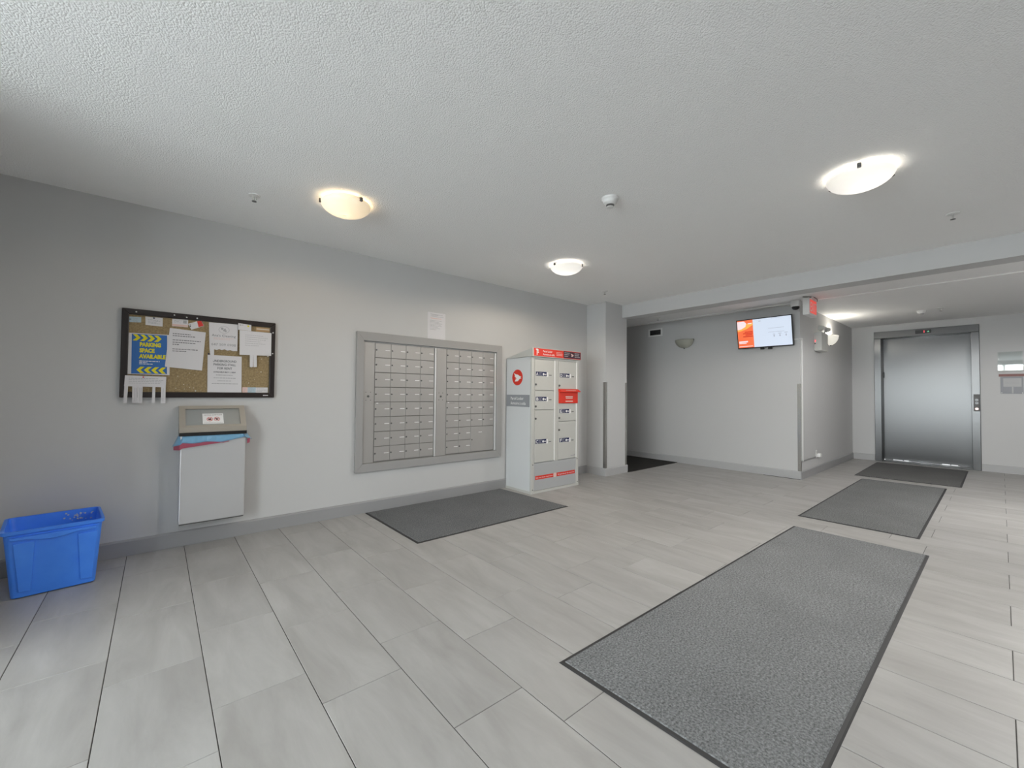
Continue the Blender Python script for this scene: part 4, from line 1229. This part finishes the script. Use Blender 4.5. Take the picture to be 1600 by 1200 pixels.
# ------------------------------------------------------------------ wall sconces
def half_bowl(r, h, depth, axis_dir, seg=24, rows=8):
    """half bowl standing off a wall: axis_dir 'x' = grows towards -x, spread along y; 'y' = grows towards -y, spread along x"""
    vs, fs = [], []
    for i in range(rows + 1):
        f = i / rows; a = f * PI / 2
        rr, z = math.cos(a), -math.sin(a)
        for k in range(seg + 1):
            t_ = PI * k / seg
            s, d = math.cos(t_) * rr * r, math.sin(t_) * rr * depth
            vs.append((-d, s, z * h) if axis_dir == 'x' else (s, -d, z * h))
    c = seg + 1
    for i in range(rows):
        for k in range(seg): fs.append((i * c + k, i * c + k + 1, (i + 1) * c + k + 1, (i + 1) * c + k))
    return MB().add(vs, fs)


sc1 = thing('wall_sconce', 'unlit half bowl sconce of cloudy glass left of the television', 'wall light', (XTV, -0.485, 2.036), 'half bowl wall sconces')
o = obj('glass_bowl', half_bowl(0.155, 0.135, 0.115, 'x').shift((XTV - 0.001, -0.485, 2.036)), M['sconce_off'], sc1, smooth=True)
o.modifiers.new('thickness', 'SOLIDIFY').thickness = 0.005
obj('finial', MB().lathe([(0.0001, -0.014), (0.010, -0.010), (0.012, -0.002), (0.006, 0.006), (0.0001, 0.008)], (XTV - 0.020, -0.485, 1.896), 14), M['lock'], sc1, smooth=True)
for y in (-0.485 - 0.150, -0.485 + 0.150):
    obj('clip', MB().box(XTV - 0.024, XTV - 0.001, y - 0.008, y + 0.008, 2.010, 2.040), M['lock'], sc1, bevel=0.002)
sc2 = thing('wall_sconce', 'lit half bowl sconce behind the emergency light, glowing white', 'wall light', (8.10, YSIDE, 2.09), 'half bowl wall sconces')
o = obj('glass_bowl', half_bowl(0.155, 0.150, 0.120, 'y').shift((8.10, YSIDE - 0.001, 2.080)), bowl_material('lit_sconce_glass', (1.0, 0.97, 0.86), 0.70), sc2, smooth=True)
o.modifiers.new('thickness', 'SOLIDIFY').thickness = 0.004
obj('finial', MB().lathe([(0.0001, -0.012), (0.010, -0.008), (0.010, 0.004), (0.0001, 0.008)], (8.10, YSIDE - 0.020, 1.928), 14), M['lock'], sc2, smooth=True)
obj('bulb', MB().lathe([(0.0001, 0.0), (0.014, 0.002), (0.026, 0.028), (0.018, 0.052), (0.0001, 0.058)], (8.10, YSIDE - 0.055, 2.010), 16), emit('sconce_bulb', (1.0, 0.95, 0.82), 12), sc2, smooth=True)
ld = bpy.data.lights.new('sconce_lamp', 'POINT'); ld.energy = 6; ld.color = (1.0, 0.95, 0.85); ld.shadow_soft_size = 0.03
lo = bpy.data.objects.new('sconce_lamp', ld); lo.location = (8.10, YSIDE - 0.060, 2.085); C.objects.link(lo)

# air vent
av = thing('air_vent', 'white framed dark air vent grille high in the corridor corner', 'vent', (XTV, 0.047, 2.212))
vy0, vy1, vz0, vz1 = -0.085, 0.180, 2.146, 2.278
for q in ((vy0, vy1, vz1 - 0.022, vz1), (vy0, vy1, vz0, vz0 + 0.022), (vy0, vy0 + 0.028, vz0 + 0.022, vz1 - 0.022), (vy1 - 0.028, vy1, vz0 + 0.022, vz1 - 0.022)):
    obj('grille_frame', MB().box(XTV - 0.010, XTV - 0.0005, *q), M['white'], av, bevel=0.001)
obj('dark_opening', MB().box(XTV - 0.003, XTV - 0.0005, vy0 + 0.028, vy1 - 0.028, vz0 + 0.022, vz1 - 0.022), M['black'], av)
for k in range(5):
    z = vz0 + 0.032 + k * 0.017
    obj('slat', MB().prism([(XTV - 0.010, z), (XTV - 0.0095, z + 0.002), (XTV - 0.004, z + 0.008), (XTV - 0.0045, z + 0.006)], 'y', vy0 + 0.029, vy1 - 0.029) if False else MB().box(XTV - 0.009, XTV - 0.0035, vy0 + 0.029, vy1 - 0.029, z, z + 0.003), M['dark_steel'], av)

# ------------------------------------------------------------------ elevator
el = thing('elevator', 'stainless steel elevator door in a dark steel frame at the far wall', 'elevator', (XEL, -3.04, 0))
JW, HH = 0.092, 0.118
DY0, DY1, DZ = EY0 + JW, EY1 - JW, EZ - HH
FXo = XEL - 0.012
for a, b in ((EY0 + 0.003, DY0), (DY1, EY1 - 0.003)):
    obj('jamb', MB().box(FXo, XEL + 0.245, a, b, 0.0, DZ - 0.002), M['steel'], el, bevel=0.003)
hdr = obj('header', MB().box(FXo, XEL + 0.245, EY0 + 0.003, EY1 - 0.003, DZ, EZ - 0.002), M['steel'], el, bevel=0.003)
obj('door_panel', MB().box(XEL + 0.250, XEL + 0.280, DY0 - 0.02, DY1 + 0.02, 0.012, DZ + 0.02), M['steel'], el)
obj('sill', MB().box(FXo - 0.01, XEL + 0.280, DY0, DY1, -0.002, 0.010), M['steel'], el, bevel=0.002)
sf = MB()
for a, b in ((-2.62, -2.74), (-2.76, -2.82), (-3.22, -3.31), (-3.325, -3.40)):
    sf.box(XEL + 0.243, XEL + 0.250, b, a, 0.012, 0.024)
obj('light_slits', sf, M['mail_edge'], el)  # pale bars painted for the slits of light at the door foot
sk = MB()
for a, b in ((-2.52, -2.62), (-2.84, -3.20), (-3.42, DY0)):
    sk.box(XEL + 0.245, XEL + 0.251, b, a, 0.011, 0.018)
obj('dark_gap', sk, M['black'], el)
ind = obj('floor_indicator', MB().box(FXo - 0.006, FXo, -3.135, -2.945, 2.178, 2.238), M['black'], hdr, bevel=0.003)
text('digit', '1', (FXo - 0.0068, -3.052, 2.188), 0.055, 'far', M['red_led'], ind, 'CENTER')
ar = MB().prism([(-3.085, 2.195), (-3.100, 2.222), (-3.115, 2.195)], 'x', FXo - 0.0068, FXo - 0.006)
obj('arrow', ar, M['green_led'], ind)
dw = obj('door_sensor', MB().box(XEL + 0.180, XEL + 0.230, DY1 - 0.014, DY1 - 0.001, 1.46, 1.56), M['black'], el)
cs = obj('call_station', MB().box(FXo - 0.012, FXo, -3.652, -3.588, 0.912, 1.172), M['station'], el, bevel=0.004)
for z, mt, r in ((1.085, 'steel', 0.017), (1.038, 'steel', 0.017)):
    bt = obj('call_button', MB().disc((FXo - 0.014, -3.620, z), r, 'x', 18, 0.006), M[mt], cs)
    s = 1 if z > 1.06 else -1
    obj('arrow', MB().prism([(-3.628, z - 0.006 * s), (-3.612, z - 0.006 * s), (-3.620, z + 0.008 * s)], 'x', FXo - 0.0178, FXo - 0.017), M['ink_black'], bt)
obj('lit_button', MB().disc((FXo - 0.014, -3.620, 0.948), 0.019, 'x', 18, 0.006), M['button_lit'], cs)

# notices right of the elevator
n1 = thing('acrylic_notice', 'clear acrylic sheet holder with a faded notice right of the elevator', 'notice', (XEL, -3.955, 1.67))
obj('paper', MB().box(XEL - 0.003, XEL - 0.0008, -4.07, -3.845, 1.545, 1.805), M['trim_light'], n1)
obj('acrylic_cover', MB().box(XEL - 0.0065, XEL - 0.0035, -4.08, -3.838, 1.528, 1.812), M['acrylic'], n1)
obj('bottom_lip', MB().box(XEL - 0.020, XEL - 0.001, -4.08, -3.838, 1.522, 1.532), M['white'], n1, bevel=0.001)
strokes('print', [(-4.04, -3.90, z, z + 0.004) for z in (1.785, 1.765, 1.748, 1.715, 1.700, 1.680, 1.660)], 'far', XEL - 0.0031, M['ink_pale'], n1)
obj('clip', MB().box(XEL - 0.010, XEL - 0.001, -3.852, -3.842, 1.690, 1.715), M['white'], n1)
n2 = thing('certificate_holder', 'dark framed certificate under a red strip right of the elevator', 'notice', (XEL, -3.97, 1.31))
obj('red_strip', MB().box(XEL - 0.004, XEL - 0.0008, -4.09, -3.845, 1.440, 1.478), plain('dull_red_strip', (0.26, 0.13, 0.12), 0.6), n2)
obj('backing', MB().box(XEL - 0.008, XEL - 0.0008, -4.08, -3.862, 1.184, 1.438), M['band_grey'], n2, bevel=0.002)
obj('certificate', MB().box(XEL - 0.0095, XEL - 0.008, -4.062, -3.888, 1.288, 1.412), M['trim_light'], n2)
strokes('print', [(-4.045, -3.905, z, z + 0.004) for z in (1.390, 1.372, 1.352, 1.332, 1.312)], 'far', XEL - 0.0096, M['ink_pale'], n2)
scw = MB()
for y in (-3.872, -4.070): scw.disc((XEL - 0.009, y, 1.196), 0.006, 'x', 10, 0.004)
obj('screw_heads', scw, M['white'], n2)
obj('pen_slot', MB().box(XEL - 0.0125, XEL - 0.008, -3.985, -3.970, 1.190, 1.285), M['trim_light'], n2)


# ------------------------------------------------------------------ ceiling fixtures
def ceiling_light(label, x, y, glow, strength, watts, rz, z=ZC, spot=None):
    t = thing('ceiling_light', label, 'ceiling light', (x, y, z), 'flush bowl ceiling lights', rz)
    R, H = 0.158, 0.078
    pan = obj('ceiling_pan', MB().lathe([(0.0001, 0), (0.128, 0), (0.130, -0.006), (0.120, -0.012), (0.0001, -0.012)], (0, 0, -0.0005), 32), M['white'], t, smooth=True, world_coords=False)
    prof = [(R, -0.020)] + [(R * math.cos(a), -0.020 - H * math.sin(a)) for a in [PI / 2 * k / 10 for k in range(1, 10)]] + [(0.0001, -0.020 - H)]
    b = obj('glass_bowl', MB().lathe(prof, (0, 0, 0), 40), bowl_material('lit_bowl_glass', glow, strength), t, smooth=True, world_coords=False)
    m_ = b.modifiers.new('thickness', 'SOLIDIFY'); m_.thickness = 0.004
    for k in range(3):
        a = 2 * PI * k / 3
        mb = MB().box(R - 0.012, R + 0.010, -0.009, 0.009, -0.036, -0.012).tube([(0.11, 0, -0.010), (R + 0.004, 0, -0.014)], 0.004, 6).rotz(a)
        obj('clip', mb, M['lock'], t, bevel=0.002, world_coords=False)
    l = bpy.data.lights.new('bowl_bulb', 'POINT'); l.energy = 1.2 * LAMP; l.color = glow; l.shadow_soft_size = 0.05
    lo = bpy.data.objects.new('bowl_bulb', l); lo.location = (x, y, z - 0.075); C.objects.link(lo)
    l = bpy.data.lights.new('bowl_light', 'SPOT'); l.energy = watts * LAMP; l.color = spot or glow; l.shadow_soft_size = 0.12
    l.spot_size = math.radians(177); l.spot_blend = 0.25
    lo = bpy.data.objects.new('bowl_light', l); lo.location = (x, y, z - 0.125); C.objects.link(lo)
    return t


ceiling_light('warm glowing ceiling light above the notice board wall', 0.945, -1.005, (1.0, 0.76, 0.47), 0.60, 7, 2.9, spot=(1.0, 0.74, 0.46))
ceiling_light('small looking white ceiling light farthest back, above the parcel locker', 3.070, -1.075, (1.0, 0.97, 0.92), 0.62, 22, 1.0, spot=(1.0, 0.86, 0.68))
ceiling_light('large looking bright ceiling light near the elevator side of the lobby', 3.052, -3.352, (1.0, 0.96, 0.90), 0.60, 82, -0.9, spot=(1.0, 0.97, 0.92))

ceiling_light('added out-of-view hall ceiling light brightening the elevator wall', 8.00, -4.60, (1.0, 0.98, 0.95), 0.6, 16, 0.6, ZH - 0.012)  # unseen fixture added to lift the elevator wall and hall ceiling
ceiling_light('added out-of-view hall ceiling light brightening the television wall', 5.95, -4.38, (1.0, 0.98, 0.95), 0.6, 130, 0.6, ZH, spot=(1.0, 0.98, 0.95))  # unseen fixture added to brighten the television wall and far floor


def sprinkler(label, x, y, z, group='ceiling sprinklers'):
    t = thing('sprinkler', label, 'sprinkler', (x, y, z), group)
    obj('escutcheon', MB().lathe([(0.0001, 0), (0.036, 0), (0.034, -0.005), (0.014, -0.010), (0.0001, -0.010)], (0, 0, -0.0005), 24), M['white'], t, smooth=True, world_coords=False)
    fr_ = MB().tube([(0.010, 0, -0.010), (0.012, 0, -0.026), (0.003, 0, -0.040)], 0.0025, 6).tube([(-0.010, 0, -0.010), (-0.012, 0, -0.026), (-0.003, 0, -0.040)], 0.0025, 6).tube([(0, 0, -0.008), (0, 0, -0.040)], 0.003, 8)
    obj('sprinkler_frame', fr_, M['offwhite'], t, world_coords=False)
    obj('deflector', MB().disc((0, 0, -0.042), 0.014, 'z', 16, 0.002), M['steel'], t, world_coords=False)
    return t


s0 = sprinkler('ceiling sprinkler left of the warm ceiling light', 0.457, -0.700, ZC)
copy_thing(s0, (4.224, -0.673, ZC), 'tiny ceiling sprinkler near the pier by the parcel locker')
copy_thing(s0, (4.216, -3.660, ZC), 'ceiling sprinkler beyond the large looking ceiling light, near the beam')
copy_thing(s0, (6.206, -0.241, ZH), 'hall ceiling sprinkler above the unlit sconce')
copy_thing(s0, (8.330, -3.330, ZH - 0.012), 'hall ceiling sprinkler in front of the elevator')


def detector(label, x, y, z):
    t = thing('smoke_detector', label, 'smoke detector', (x, y, z), 'white smoke detectors')
    obj('base', MB().lathe([(0.0001, 0), (0.055, 0), (0.054, -0.012), (0.048, -0.018)], (0, 0, -0.0005), 28), M['white'], t, smooth=True, world_coords=False)
    obj('cover', MB().lathe([(0.048, -0.016), (0.044, -0.034), (0.028, -0.046), (0.0001, -0.046)], (0, 0, 0), 28), M['white'], t, smooth=True, world_coords=False)
    obj('sensor_head', MB().lathe([(0.026, -0.044), (0.026, -0.050), (0.018, -0.058), (0.0001, -0.058)], (0, 0, 0), 20), M['dark_steel'], t, smooth=True, world_coords=False)
    obj('sensor_cap', MB().disc((0, 0, -0.060), 0.022, 'z', 20, 0.006), M['white'], t, world_coords=False)
    return t


d0 = detector('white smoke detector in the middle of the lobby ceiling', 2.235, -2.215, ZC)
copy_thing(d0, (8.402, -3.133, ZH - 0.012), 'white smoke detector on the hall ceiling before the elevator')
